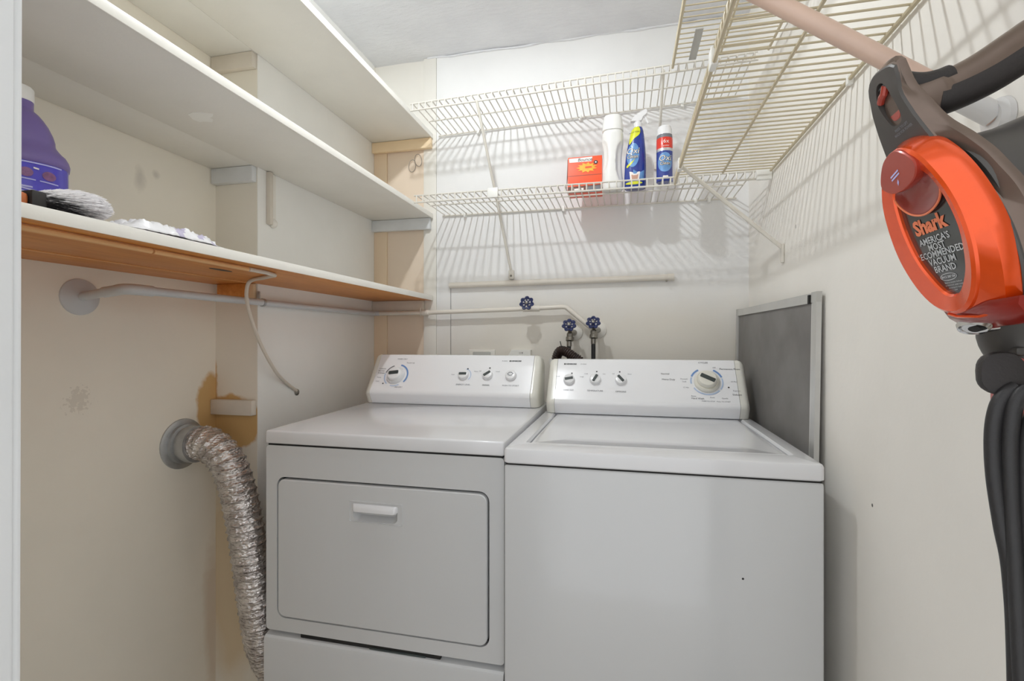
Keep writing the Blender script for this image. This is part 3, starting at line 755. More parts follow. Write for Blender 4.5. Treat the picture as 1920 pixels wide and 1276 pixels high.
def console(root, x0, x1, yb, zb, yr, zr, yt, zt, back, cap=0.034):
    """sloped control console; returns a function that puts (x, s, h) on its face"""
    prof = [(yb, zb + 0.001), (yb - 0.004, zb + 0.008), (yr - 0.001, zr - 0.010), (yr - 0.002, zr - 0.004), (yr, zr + 0.003), (yr + 0.004, zr + 0.009),
            (yr + (yt - yr) * 0.35, zr + (zt - zr) * 0.35), (yr + (yt - yr) * 0.7, zr + (zt - zr) * 0.7), (yt, zt), (yt + 0.005, zt + 0.005), (yt + 0.013, zt + 0.007), (back, zt + 0.004), (back, zb + 0.001)]
    at = lambda x, sy=1.0, sz=1.0: [(x, back + (y - back) * sy, zb + 0.001 + (z - zb - 0.001) * sz) for y, z in prof]
    obj('console', MB().loft([at(x0 + cap), at(x1 - cap)]), M['console'], root, smooth=0.5)
    for xa, sg in ((x0, 1), (x1, -1)):
        secs = []
        for k in range(9):
            u = k / 8
            w = math.sqrt(max(0, 1 - (1 - u) ** 2))
            secs.append(at(xa + sg * u * 0.022, 0.78 + 0.22 * w - 0.004, 0.84 + 0.16 * w - 0.003))
        secs.append(at(xa + sg * (cap - 0.0012), 0.996, 0.997))
        obj('console_cap', MB().loft(secs), M['console_cap'], root, smooth=0.7, label='cream end cap of the console')
    t = Vector((0, yt - yr - 0.004, zt - zr - 0.009)).normalized()
    nrm = Vector((0, -t.z, t.y))
    o = Vector((0, yr + 0.004, zr + 0.009))
    def face(x, z, hgt=0.0):      # x, height z on the sloped face, lifted hgt off it
        s = (z - o.z) / t.z
        return Vector((x, o.y, o.z)) + t * s + nrm * hgt
    return face, t, nrm
def face_patch(mb, face, t, nrm, cx, cz, r0, r1, a0, a1, hgt=0.0006, n=20, mi=0):
    """arc band printed on the face"""
    c = face(cx, cz, hgt)
    X = Vector((1, 0, 0)); lo_ = []; hi = []
    for k in range(n + 1):
        a = R(a0 + (a1 - a0) * k / n)
        dv = X * math.cos(a) + t * math.sin(a)
        lo_.append(c + dv * r0); hi.append(c + dv * r1)
    vs = lo_ + hi
    mb.add(vs, [(k, k + 1, n + 1 + k + 1, n + 1 + k) for k in range(n)], mi)
def knob(root, name, face, t, nrm, x, z, r, ang, h=0.016, skirt=None, mat=None, bar=True, pl=0.8, pw=0.22):
    mat = mat or M['knob']
    c = face(x, z, 0.0)
    m = MB()
    if skirt: m.lathe(c, nrm, [(0, skirt), (0.004, skirt), (0.009, skirt * 0.93), (0.012, r * 1.12), (0.0105, r * 1.05), (0.0095, r * 0.98)], 32)
    b0 = 0.010 if skirt else 0.0
    m.lathe(c, nrm, [(b0, r), (b0 + h * 0.75, r * 0.95), (b0 + h * 0.93, r * 0.88), (b0 + h, r * 0.72)], 32)
    k = obj(name, m, mat, root, smooth=0.7)
    if bar:
        X = Vector((1, 0, 0)); a = R(ang)
        u = X * math.cos(a) + t * math.sin(a); w = t * math.cos(a) - X * math.sin(a)
        q = c + nrm * (b0 + h)
        pts = rrect(-r * pl, r * pl, -r * pw, r * pw, r * 0.08, 2)
        pt = MB().loft([[q + u * p[0] + w * p[1] + nrm * (-0.002) for p in pts], [q + u * p[0] + w * p[1] + nrm * 0.0025 for p in pts]])
        obj('pointer', pt, M['pointer'], k, label='dark grey pointer bar')
    return k
face, ft, fn = console(dry, -0.978, -0.300, 1.702, 0.9305, 1.684, 0.976, 1.775, 1.108, 1.84, 0.028)
knob(dry, 'timer_dial', face, ft, fn, -0.862, 1.036, 0.029, 8, 0.013, 0.036, pl=0.66, pw=0.24)
knob(dry, 'knob', face, ft, fn, -0.588, 1.041, 0.020, 2, 0.013, pl=0.72)
knob(dry, 'knob', face, ft, fn, -0.495, 1.043, 0.020, 38, 0.013, pl=0.72)
bt = knob(dry, 'start_button', face, ft, fn, -0.406, 1.042, 0.021, 0, 0.013, None, bar=False)
c = face(-0.406, 1.042, 0.0142)
dm = [(0.012, 0), (0.004, 0.008), (-0.004, 0.008), (-0.012, 0), (-0.004, -0.007), (0.004, -0.007)]
dmi = [(x * 0.76, y * 0.70) for x, y in dm]
mk = MB(); X = Vector((1, 0, 0))
mk.loft([[c + X * x + ft * y for x, y in dm], [c + X * x + ft * y for x, y in dmi]], False, False)
obj('start_mark', mk, M['ink'], bt)
pr = MB()
face_patch(pr, face, ft, fn, -0.862, 1.036, 0.045, 0.051, -35, 78, mi=1)
face_patch(pr, face, ft, fn, -0.862, 1.036, 0.044, 0.048, 112, 165, mi=0)
face_patch(pr, face, ft, fn, -0.862, 1.036, 0.044, 0.048, 170, 232, mi=2)
face_patch(pr, face, ft, fn, -0.862, 1.036, 0.044, 0.047, 255, 300, mi=2)
face_patch(pr, face, ft, fn, -0.588, 1.041, 0.027, 0.0295, -40, 80, mi=2)
def ptext(mb, fc, body, size, x, z, mi=0, align='CENTER', **kw):
    v, f = text_mesh(body, size, align, **kw)
    mb.add([fc(x + p, z, 0.0007) + ft * q for p, q in v], f, mi)
for body_, sz, x, z, mi in (('TIMED DRY', .0085, -0.854, 1.097, 0), ('Touch Up', .0085, -0.815, 1.083, 0), ('Cottons', .0085, -0.926, 1.060, 3), ('Normal', .0085, -0.928, 1.052, 3), ('Delicate', .0085, -0.926, 1.044, 3), ('Damp', .007, -0.929, 1.028, 0), ('Cool', .007, -0.931, 1.014, 0), ('AIR DRY', .0085, -0.836, 0.994, 0),
                           ('ENERGY LEVEL', .0085, -0.582, 1.008, 0), ('SIGNAL', .0085, -0.494, 1.008, 3), ('PUSH TO START', .0085, -0.402, 1.008, 0), ('Less', .007, -0.630, 1.043, 0), ('More', .007, -0.542, 1.055, 0), ('Off', .007, -0.527, 1.056, 0), ('Loud', .007, -0.458, 1.056, 0)):
    ptext(pr, face, body_, sz, x, z, mi)
v, f = text_mesh('KENMORE', 0.0068, 'CENTER', bold=0.0003, width=1.2)
pr.add([face(-0.394 + p, 1.094, 0.0007) + ft * q for p, q in v], f, 3)
pr.add([face(x, 1.094, 0.0007) + ft * q for x, q in ((-0.420, -0.003), (-0.4145, -0.003), (-0.4145, 0.003), (-0.420, 0.003))], [(0, 1, 2, 3)], 3)
v, f = text_mesh('80 SERIES', 0.0052, 'CENTER')
pr.add([face(-0.438 + p, 1.094, 0.0007) + ft * q for p, q in v], f, 0)
for x, z in ((-0.576, 1.064), (-0.491, 1.068), (-0.905, 1.006)):
    pr.add([face(x, z, 0.0008) + Vector((1, 0, 0)) * (0.003 * math.cos(k)) + ft * (0.003 * math.sin(k)) for k in [i * math.pi / 5 for i in range(10)]], [tuple(range(10))], 3)
obj('panel_print', pr, [M['ink'], M['ink_blue'], M['ink_pale'], M['ink_dark']], dry, smooth=None, merge=0, kind='stuff', label='printed control markings')

# ------------------------------------------------------------------ washer
WX0, WX1, WY = -0.282, 0.404, 1.128
wsh = thing('washing_machine', (0.06, 1.46, 0), 'white top-loading washing machine right of the dryer', 'washer')
obj('cabinet', MB().bbox((WX0, WY, 0.018), (WX1, WY + 0.68, 0.8755), 0.006, 3), M['enamel'], wsh, smooth=0.5)
obj('seam', MB().box((WX0 + 0.004, WY + 0.004, 0.874), (WX1 - 0.004, WY + 0.67, 0.881)), M['gap'], wsh)
topm = MB()
oo = lambda i: rrect(WX0 - 0.001 + i, WX1 + 0.001 - i, WY - 0.002 + i, WY + 0.682 - i, 0.010)
lidh = rrect(-0.244, 0.370, 1.200, 1.722, 0.010)
lidh2 = rrect(-0.240, 0.366, 1.204, 1.718, 0.008)
topm.loft([XY(oo(0.003), 0.8795), XY(oo(0), 0.8825), XY(oo(0), 0.908), XY(oo(0.002), 0.913), XY(oo(0.007), 0.9155)], True, False)
topm.fill(XY(oo(0.007), 0.9155), [XY(lidh, 0.9155)])
topm.loft([XY(lidh, 0.9155), XY(lidh2, 0.909), XY(lidh2, 0.895)], False, True)
obj('top_frame', topm, M['enamel_top'], wsh, smooth=0.5)
lm = MB()
ll = lambda i: rrect(-0.2365 + i, 0.3625 - i, 1.2075 + i, 1.715 - i, 0.008)
lm.loft([XY(ll(0), 0.897), XY(ll(0), 0.907), XY(ll(0.003), 0.911), XY(ll(0.010), 0.9135), XY(ll(0.016), 0.9112), XY(ll(0.10), 0.9105)], True, True)
obj('lid', lm, M['enamel_top'], wsh, smooth=0.7)
for x in (-0.23, 0.35):
    for y in (1.18, 1.76):
        obj('foot', MB().lathe((x, y, 0), (0, 0, 1), [(0, 0.02), (0.012, 0.02), (0.014, 0.01), (0.022, 0.01)], 12), M['rubber'], wsh)
obj('enamel_chip', MB().lathe((0.247, WY + 0.0005, 0.661), (0, -1, 0), [(0, 0.003), (0.001, 0.002)], 8), M['gap'], wsh, label='tiny dark chip on the front')
face, ft, fn = console(wsh, -0.274, 0.396, 1.702, 0.9155, 1.687, 0.959, 1.782, 1.0965, 1.835)
knob(wsh, 'knob', face, ft, fn, -0.194, 1.030, 0.0200, 12, 0.013, pl=0.72)
knob(wsh, 'knob', face, ft, fn, -0.102, 1.033, 0.0200, 62, 0.013, pl=0.72)
knob(wsh, 'knob', face, ft, fn, -0.014, 1.033, 0.0200, -50, 0.013, pl=0.72)
knob(wsh, 'cycle_dial', face, ft, fn, 0.268, 1.033, 0.031, -28, 0.017, 0.042, M['knob_cream'], pl=0.78, pw=0.22)
pr = MB()
face_patch(pr, face, ft, fn, 0.268, 1.033, 0.048, 0.054, 118, 158, mi=1)
face_patch(pr, face, ft, fn, 0.268, 1.033, 0.048, 0.053, 162, 190, mi=2)
face_patch(pr, face, ft, fn, 0.268, 1.033, 0.048, 0.054, 20, 62, mi=1)
face_patch(pr, face, ft, fn, 0.268, 1.033, 0.048, 0.052, -35, 15, mi=2)
face_patch(pr, face, ft, fn, 0.268, 1.033, 0.047, 0.051, 210, 318, mi=2)
for body_, sz, x, z, mi in (('CYCLES', .009, 0.262, 1.098 - 0.004, 3), ('Permanent Press', .0095, 0.345, 1.074, 3), ('Normal', .009, 0.135, 1.056, 3), ('Heavy Duty', .009, 0.145, 1.038, 3), ('Prewash', .007, 0.196, 1.040, 0), ('Soak', .007, 0.196, 1.032, 0), ('12 Min', .007, 0.20, 1.013, 0), ('Hand Wash', .0085, 0.234, 0.980, 3), ('Rinse', .007, 0.222, 0.987, 0), ('Knits', .007, 0.280, 0.984, 0), ('Gentle', .007, 0.318, 0.982, 0), ('Delicate', .0085, 0.357, 0.994, 3), ('Express', .007, 0.357, 1.006, 0), ('10 Min', .007, 0.352, 1.034, 0), ('Off', .007, 0.296, 1.078, 0),
                           ('PUSH TO STOP   PULL TO START', .006, 0.29, 0.972, 0), ('TEMPERATURE', .0085, -0.102, 0.996, 0), ('OPTIONS', .0085, -0.014, 0.995, 3), ('Small', .006, -0.235, 1.042, 0), ('Large', .006, -0.150, 1.042, 0), ('Cold', .006, -0.135, 1.052, 0), ('Hot', .006, -0.072, 1.052, 0), ('Off', .006, -0.040, 1.053, 0), ('Rinse', .006, 0.016, 1.053, 0), ('LOAD SIZE', .0075, -0.194, 0.997, 0)):
    ptext(pr, face, body_, sz, x, z, mi)
v, f = text_mesh('KENMORE', 0.0068, 'CENTER', bold=0.0003, width=1.2)
pr.add([face(-0.190 + p, 1.085, 0.0007) + ft * q for p, q in v], f, 3)
pr.add([face(x, 1.085, 0.0007) + ft * q for x, q in ((-0.2165, -0.003), (-0.211, -0.003), (-0.211, 0.003), (-0.2165, 0.003))], [(0, 1, 2, 3)], 3)
v, f = text_mesh('80 SERIES', 0.0052, 'CENTER')
pr.add([face(-0.146 + p, 1.085, 0.0007) + ft * q for p, q in v], f, 0)
for x, z in ((-0.186, 1.053), (-0.098, 1.060), (-0.018, 1.060), (0.334, 1.016)):
    pr.add([face(x, z, 0.0008) + Vector((1, 0, 0)) * (0.0028 * math.cos(k)) + ft * (0.0028 * math.sin(k)) for k in [i * math.pi / 5 for i in range(10)]], [tuple(range(10))], 3)
obj('panel_print', pr, [M['ink'], M['ink_blue'], M['ink_pale'], M['ink_dark']], wsh, smooth=None, merge=0, kind='stuff', label='printed control markings')

# ------------------------------------------------------------------ insect screen leaning in the gap beside the washer
sc = thing('insect_screen', (0.43, 1.65, 0), 'grey insect screen in an aluminium frame standing between washer and right wall', 'screen')
SA, SB = Vector((0.4515, 1.293, 0)), Vector((0.4225, 2.012, 0))
u = (SB - SA).normalized(); w = Vector((-u.y, u.x, 0)) * -1
if w.x > 0: w = -w
def sp(s, z, h): 
    lean = (z - 1.29) * 0.016
    return SA + u * s + w * h + Vector((lean, 0, z))
LN = (SB - SA).length
def bar_(s0, s1, z0, z1, h0=-0.006, h1=0.006):
    m = MB()
    m.add([sp(s0, z0, h0), sp(s1, z0, h0), sp(s1, z1, h0), sp(s0, z1, h0), sp(s0, z0, h1), sp(s1, z0, h1), sp(s1, z1, h1), sp(s0, z1, h1)],
          [(0, 1, 2, 3), (4, 5, 6, 7), (0, 1, 5, 4), (1, 2, 6, 5), (2, 3, 7, 6), (3, 0, 4, 7)])
    return m
obj('frame_side', bar_(0, 0.026, 0.02, 1.265), M['alu'], sc)
obj('frame_side', bar_(LN - 0.022, LN, 0.02, 1.265), M['alu'], sc)
obj('frame_top', bar_(0.03, LN - 0.03, 1.264, 1.288), M['alu'], sc)
obj('frame_bottom', bar_(0.03, LN - 0.03, 0.002, 0.026), M['alu'], sc)
obj('frame_corner', bar_(0, 0.03, 1.265, 1.29, -0.0062, 0.0062), M['socket'], sc)
obj('frame_corner', bar_(LN - 0.03, LN, 1.265, 1.29, -0.0062, 0.0062), M['socket'], sc)
obj('frame_corner', bar_(0, 0.03, 0.0, 0.022, -0.0062, 0.0062), M['socket'], sc)
obj('frame_corner', bar_(LN - 0.03, LN, 0.0, 0.022, -0.0062, 0.0062), M['socket'], sc)
obj('latch', bar_(0.032, 0.042, 1.262, 1.284, 0.006, 0.010), M['gap'], sc)
obj('spline_groove', bar_(0.0265, 0.030, 0.03, 1.262, 0.003, 0.0052), M['plastic_white'], sc)
obj('mesh_panel', bar_(0.026, LN - 0.022, 0.026, 1.264, -0.001, 0.001), M['screen_mesh'], sc)

# ------------------------------------------------------------------ things on the lower wire shelf
ZS = 1.7268
# orange carton
cx0, cx1, yf, ybk = -0.212, -0.084, 1.845, 1.905
bx = thing('carton', (-0.148, 1.875, ZS), 'small orange carton with a sun print at the left of the shelf products', 'box')
pf = [(yf, ZS), (yf, ZS + 0.066), (yf + 0.012, ZS + 0.142), (yf + 0.017, ZS + 0.1435), (ybk, ZS + 0.1435), (ybk, ZS)]
obj('carton_body', MB().loft([[(x, y, z) for y, z in pf] for x in (cx0, cx1)]), M['orange_box'], bx, smooth=0.3)
obj('open_flap', MB().loft([[(cx0 - 0.004, yf + 0.001, ZS + 0.02), (cx0 - 0.0005, yf + 0.010, ZS + 0.135), (cx0 - 0.0005, yf + 0.05, ZS + 0.135), (cx0 - 0.010, yf + 0.045, ZS + 0.02)], [(cx0 - 0.005, yf + 0.001, ZS + 0.02), (cx0 - 0.0015, yf + 0.010, ZS + 0.135), (cx0 - 0.0015, yf + 0.05, ZS + 0.135), (cx0 - 0.011, yf + 0.045, ZS + 0.02)]]), M['orange_dark'], bx, label='dark side flap')
def cf(x, z, h=0.0006):
    if z <= ZS + 0.066: return (x, yf - h, z)
    q = (z - ZS - 0.066) / 0.076
    return (x, yf + 0.012 * q - h, z)
fr = MB()
fr.add([cf(cx0 + 0.001, ZS + 0.001), cf(cx1 - 0.001, ZS + 0.001), cf(cx1 - 0.001, ZS + 0.030), cf(cx0 + 0.001, ZS + 0.026)], [(0, 1, 2, 3)], 0)
fr.add([cf(cx0 + 0.075, ZS + 0.002, .001), cf(cx1 - 0.006, ZS + 0.002, .001), cf(cx1 - 0.006, ZS + 0.026, .001), cf(cx0 + 0.075, ZS + 0.023, .001)], [(0, 1, 2, 3)], 4)
fr.add([cf(cx0 + 0.02 + 0.01 * i, ZS + 0.012 + 0.004 * (i % 2), .001) for i in (0, 4)] + [cf(cx0 + 0.06, ZS + 0.020, .001), cf(cx0 + 0.02, ZS + 0.018, .001)], [(0, 1, 2, 3)], 2)
fr.add([cf(cx0 + 0.001, ZS + 0.066), cf(cx1 - 0.001, ZS + 0.067), cf(cx1 - 0.001, ZS + 0.0685), cf(cx0 + 0.001, ZS + 0.0675)], [(0, 1, 2, 3)], 0)
sun = [(-0.140 + (0.040 if k % 2 else 0.026) * math.cos(k * math.pi / 11), ZS + 0.097 + (0.021 if k % 2 else 0.014) * math.sin(k * math.pi / 11)) for k in range(22)]
fr.fill([cf(x, z, .0012) for x, z in sun], mi=1)
fr.add([cf(x, z, .0009) for x, z in ((cx0 + 0.006, ZS + 0.121), (cx1 - 0.038, ZS + 0.121), (cx1 - 0.036, ZS + 0.139), (cx0 + 0.004, ZS + 0.137))], [(0, 1, 2, 3)], 2)
put_text(fr, 'Bounce', 0.018, lambda x, y: cf(-0.148 + x, ZS + 0.129 + y, .0016), mi=3, shear=0.2)
fr.add([cf(x, z, .0014) for x, z in oval(cx1 - 0.023, ZS + 0.116, 0.0075, 0.0075, 16)], [tuple(range(16))], 3)
fr.add([cf(x, z, .0018) for x, z in oval(cx1 - 0.023, ZS + 0.116, 0.003, 0.003, 12)], [tuple(range(12))], 2)
fr.add([cf(x, z, .0018) for x, z in ((-0.146, ZS + 0.094), (-0.122, ZS + 0.095), (-0.122, ZS + 0.102), (-0.146, ZS + 0.101))], [(0, 1, 2, 3)], 5)
obj('carton_print', fr, [M['orange_dark'], M['sun_yellow'], M['white_print'], M['ink_dark'], M['ink'], M['orange_box']], bx, smooth=None, merge=0, label='printed front of the carton')
# white bottle with a moulded grip
def ell(cx, cy, rx, ry, z, n=40, p=2.4): return [(x, y, z) for x, y in oval(cx, cy, rx, ry, n, p)]
bc = (-0.044, 1.842)
wbt = thing('detergent_bottle', (bc[0], bc[1], ZS), 'plain white plastic bottle with a moulded grip beside the orange carton', 'bottle')
sec = [(0, .033, .028), (.004, .037, .031), (.02, .0385, .033), (.06, .0375, .033), (.10, .037, .032), (.15, .0375, .032), (.185, .0385, .033), (.205, .0385, .033), (.213, .036, .031), (.216, .034, .030)]
loops = []
for i in range(60):
    z = 0.216 * i / 59
    for k in range(len(sec) - 1):
        if sec[k][0] <= z <= sec[k + 1][0] + 1e-9:
            q = (z - sec[k][0]) / (sec[k + 1][0] - sec[k][0]); rx = sec[k][1] + (sec[k + 1][1] - sec[k][1]) * q; ry = sec[k][2] + (sec[k + 1][2] - sec[k][2]) * q; break
    L = []
    for x, y, zz in ell(0, 0, rx, ry, z, 56):
        for sx, c0, hl, wd in ((1, 0.100, 0.072, 0.020), (-1, 0.125, 0.055, 0.014)):
            e = ((x - sx * rx * 0.82) / wd) ** 2 + ((z - c0) / hl) ** 2
            if e < 1: y *= 1 - 0.42 * (1 - e) ** 0.6; x -= sx * 0.006 * (1 - e)
        L.append((bc[0] + x, bc[1] + y, ZS + zz))
    loops.append(L)
obj('bottle_body', MB().loft(loops), M['bottle_white'], wbt, smooth=1.0)
obj('cap', MB().loft([ell(bc[0], bc[1], r, r * .86, ZS + z) for z, r in ((.2165, .0345), (.219, .0385), (.243, .0365), (.268, .0325), (.274, .030), (.277, .024))]), M['bottle_white'], wbt, smooth=0.7)
# blue trigger spray bottle
sc_ = (0.036, 1.842)
spb = thing('spray_bottle', (sc_[0], sc_[1], ZS), 'blue and lime trigger spray bottle with a clear white nozzle', 'bottle')
ss = [(0, .035, .022), (.004, .039, .025), (.03, .0392, .026), (.08, .0385, .026), (.12, .036, .025), (.16, .031, .023), (.19, .026, .021), (.21, .0215, .019), (.222, .017, .016), (.226, .013, .013)]
def sr(z):
    for k in range(len(ss) - 1):
        if z <= ss[k + 1][0] + 1e-9:
            q = (z - ss[k][0]) / (ss[k + 1][0] - ss[k][0])
            return ss[k][1] + (ss[k + 1][1] - ss[k][1]) * q, ss[k][2] + (ss[k + 1][2] - ss[k][2]) * q
    return ss[-1][1:]
tilt = lambda z: 0.010 * (z / 0.226) ** 2
obj('bottle_body', MB().loft([ell(sc_[0] + tilt(z), sc_[1], rx, ry, ZS + z, 40, 2.3) for z, rx, ry in ss]), M['bottle_blue'], spb, smooth=0.8)
def sf(x, z, h=0.0008):       # front of the spray bottle
    rx, ry = sr(z); q = min(0.98, abs(x) / rx)
    return (sc_[0] + tilt(z) + x, sc_[1] - ry * (1 - q ** 2.3) ** (1 / 2.3) - h, ZS + z)
def conform(mb, pts, fn, mi, rings=5, h=0.0008):
    cx = sum(p[0] for p in pts) / len(pts); cz = sum(p[1] for p in pts) / len(pts); n = len(pts)
    vs = [fn(cx, cz, h)]; fs = []
    for k in range(1, rings + 1):
        q = k / rings
        vs += [fn(cx + (x - cx) * q, cz + (z - cz) * q, h) for x, z in pts]
    for i in range(n): fs.append((0, 1 + i, 1 + (i + 1) % n))
    for k in range(rings - 1):
        for i in range(n):
            a = 1 + k * n; b = a + n; j = (i + 1) % n
            fs.append((a + i, a + j, b + j, b + i))
    mb.add(vs, fs, mi)
lb = MB()
conform(lb, [tuple(p) for p in [(v.x, v.y) for v in spline([(-0.021, .214, 0), (0.004, .222, 0), (.009, .196, 0), (-.010, .178, 0), (-0.026, .160, 0)], 6, True)]], sf, 0)
conform(lb, oval(-0.010, .118, .022, .044, 28), sf, 1, h=.0009)
conform(lb, [(-.006, .022), (.030, .026), (.031, .062), (-.008, .064)], sf, 1, h=.0009)
conform(lb, [(-.017, .024), (.013, .022), (.017, .056), (-.021, .058)], sf, 2, h=.0014)
conform(lb, [(-.012, .026), (.008, .026), (.011, .046), (-.014, .046)], sf, 3, h=.0018)
conform(lb, oval(-.004, .016, .030, .0055, 24), sf, 0, h=.0020)
conform(lb, [(v.x, v.y) for v in spline([(-.030, .082, 0), (-.006, .100, 0), (-.002, .106, 0), (-.012, .088, 0), (-.028, .074, 0)], 5, True)], sf, 0, h=.0014)
for body_, sz, x, z in (('Oxi', .030, -0.012, .132), ('Clean', .017, -0.012, .112)):
    put_text(lb, body_, sz * 1.0, lambda a, b: sf(x + a, z + b, .0015), mi=4, shear=0.15, bold=.0012)
    put_text(lb, body_, sz * 1.0, lambda a, b: sf(x + a, z + b, .0021), mi=2, shear=0.15)
put_text(lb, 'MAX FORCE', .008, lambda a, b: sf(-.007 + a, .203 + b, .0013), mi=4)
obj('front_label', lb, [M['lime'], M['light_blue'], M['white_print'], M['peach'], M['ink_dark']], spb, smooth=None, merge=0, label='lime, blue and white printed label')
hx, hy, hz = sc_[0] + 0.010, sc_[1], ZS + 0.226
tr = MB().lathe((hx, hy, hz - 0.002), (0, 0, 1), [(0, .0155), (.016, .0155), (.018, .012), (.026, .010)], 20)
hp = [(-0.026, .022), (-0.012, .040), (0.004, .050), (0.020, .058), (0.031, .062), (0.034, .056), (0.033, .046), (0.020, .036), (0.012, .022)]
tr.loft([[(hx + x * s, hy + dy, hz + z) for x, z in hp] for dy, s in ((-.011, .93), (-.009, 1), (.009, 1), (.011, .93))])
obj('trigger_head', tr, M['clear_cap'], spb, smooth=0.5)
obj('trigger', MB().tube([(hx + .024, hy, hz + .040), (hx + .031, hy, hz + .026), (hx + .037, hy, hz + .012)], .004, 8), M['clear_cap'], spb)
# aerosol can
cc = (0.136, 1.790); rc = 0.0278
can = thing('aerosol_can', (cc[0], cc[1], ZS), 'slim blue aerosol can with a red band and clear cap, rightmost on the shelf', 'can')
cl = lambda *p: MB().lathe((cc[0], cc[1], ZS), (0, 0, 1), list(p), 36)
obj('can_body', cl((0, .024), (.003, rc), (.105, rc), (.105, rc)), M['bottle_blue'], can)
obj('silver_band', cl((.105, rc + .0002), (.115, rc + .0002)), M['silver'], can)
obj('red_band', cl((.115, rc), (.150, rc), (.156, .026)), M['red'], can)
obj('collar_label', MB().lathe((cc[0], cc[1], ZS), (0, 0, 1), [(.150, .0272), (.165, .0262)], 36), M['ink'], can)
obj('cap', cl((.156, .0262), (.162, .0262), (.186, .0245), (.196, .021), (.2, .012)), M['clear_cap'], can)
def cyl(x, z, h=.0006):
    a = x / rc - 0.38
    return (cc[0] + (rc + h) * math.sin(a), cc[1] - (rc + h) * math.cos(a), ZS + z)
lb = MB()
conform(lb, oval(.010, .065, .026, .034, 28), cyl, 1, h=.0006)
for body_, sz, z in (('Oxi', .028, .078), ('Clean', .015, .060)):
    put_text(lb, body_, sz, lambda a, b: cyl(.010 + a, z + b, .0012), mi=2, shear=.15, bold=.0012)
    put_text(lb, body_, sz, lambda a, b: cyl(.010 + a, z + b, .0017), mi=0, shear=.15)
put_text(lb, '6x', .020, lambda a, b: cyl(.014 + a, .137 + b, .0008), mi=0)
put_text(lb, 'power', .008, lambda a, b: cyl(.014 + a, .122 + b, .0008), mi=0)
conform(lb, [(.002, .010), (.022, .012), (.020, .018), (.004, .018)], cyl, 0)
obj('can_label', lb, [M['white_print'], M['light_blue'], M['ink_dark']], can, smooth=None, merge=0, label='white lettering on a pale blue burst')

# ------------------------------------------------------------------ things on the lowest wooden shelf
ZL = 1.3695
jr = R(-58.6 + 90 + 27.3)
jug = thing('detergent_jug', (-1.05, 0.638, ZL), 'large purple plastic jug with white cap and violet label on the lowest shelf', 'jug')
JU, JV = Vector((0.519, 0.854, 0)), Vector((-0.854, 0.519, 0))
JC = Vector((-1.05, 0.638, ZL))
js = [(0, .062, .045), (.004, .0675, .050), (.02, .068, .051), (.113, .0675, .051), (.115, .0705, .053), (.122, .0712, .054), (.130, .0692, .053), (.137, .0655, .050), (.141, .0610, .047), (.147, .0560, .045), (.153, .0520, .043), (.157, .0512, .043), (.163, .0508, .043), (.174, .0480, .041), (.187, .0425, .038), (.198, .0360, .034), (.206, .0300, .029), (.211, .0245, .0245), (.214, .0225, .0225), (.228, .0225, .0225)]
def jl_(rx, ry, z, n=44, p=2.6): return [JC + JU * x + JV * y + Vector((0, 0, z)) for x, y in oval(0, 0, rx, ry, n, p)]
obj('jug_body', MB().loft([jl_(rx, ry, z) for z, rx, ry in js]), M['jug_purple'], jug, smooth=0.9)
obj('cap', MB().loft([jl_(r, r, z, 30, 2) for z, r in ((.228, .0225), (.2285, .0235), (.251, .0235), (.254, .0215))]), M['bottle_white'], jug, smooth=0.6)
def jf(x, z, h=.0008):
    rx, ry = .0678, .051; q = min(.985, abs(x) / rx)
    return JC + JU * x - JV * (ry * (1 - q ** 2.6) ** (1 / 2.6) + h) + Vector((0, 0, z))
obj('label', MB().loft([jl_(.0686, .0518, .006), jl_(.0692, .0526, .008), jl_(.0690, .0524, .111), jl_(.0684, .0516, .113)], False, False), M['jug_label'], jug, smooth=0.9)
lb = MB()
def strip(x0, x1, z0, z1, w, mi, bow=0.0):
    n = 14; vs = []
    for k in range(n + 1):
        q = k / n; x = x0 + (x1 - x0) * q; z = z0 + (z1 - z0) * q + bow * math.sin(math.pi * q)
        vs += [jf(x, z - w, .0024), jf(x, z + w, .0024)]
    lb.add(vs, [(2 * k, 2 * k + 2, 2 * k + 3, 2 * k + 1) for k in range(n)], mi)
strip(-.066, .066, .1105, .1105, .0012, 0)
strip(-.05, .045, .066, .058, .0013, 0, .004); strip(-.05, .03, .061, .056, .0009, 0, .003); strip(-.05, .02, .070, .068, .0015, 0)
strip(-.05, .06, .032, .020, .0022, 1, .006); strip(-.05, .05, .026, .014, .0030, 1, .004); strip(-.05, .045, .022, .010, .0009, 0, .004)
strip(-.05, .05, .045, .036, .0012, 1, .004)
for k, x in enumerate((-.022, .012, .041)):
    conform(lb, oval(x, .094 - .001 * k, .009, .008, 18), lambda a, b, h: jf(a, b, .0024), 2)
    strip(x - .012, x + .012, .083 - .001 * k, .082 - .001 * k, .001, 0)
    strip(x - .020, x - .013, .102, .101, .0014, 3)
obj('label_print', lb, [M['label_line'], M['label_dark'], M['emblem'], M['white_print']], jug, smooth=None, merge=0, label='lilac lines and small emblems on the label')
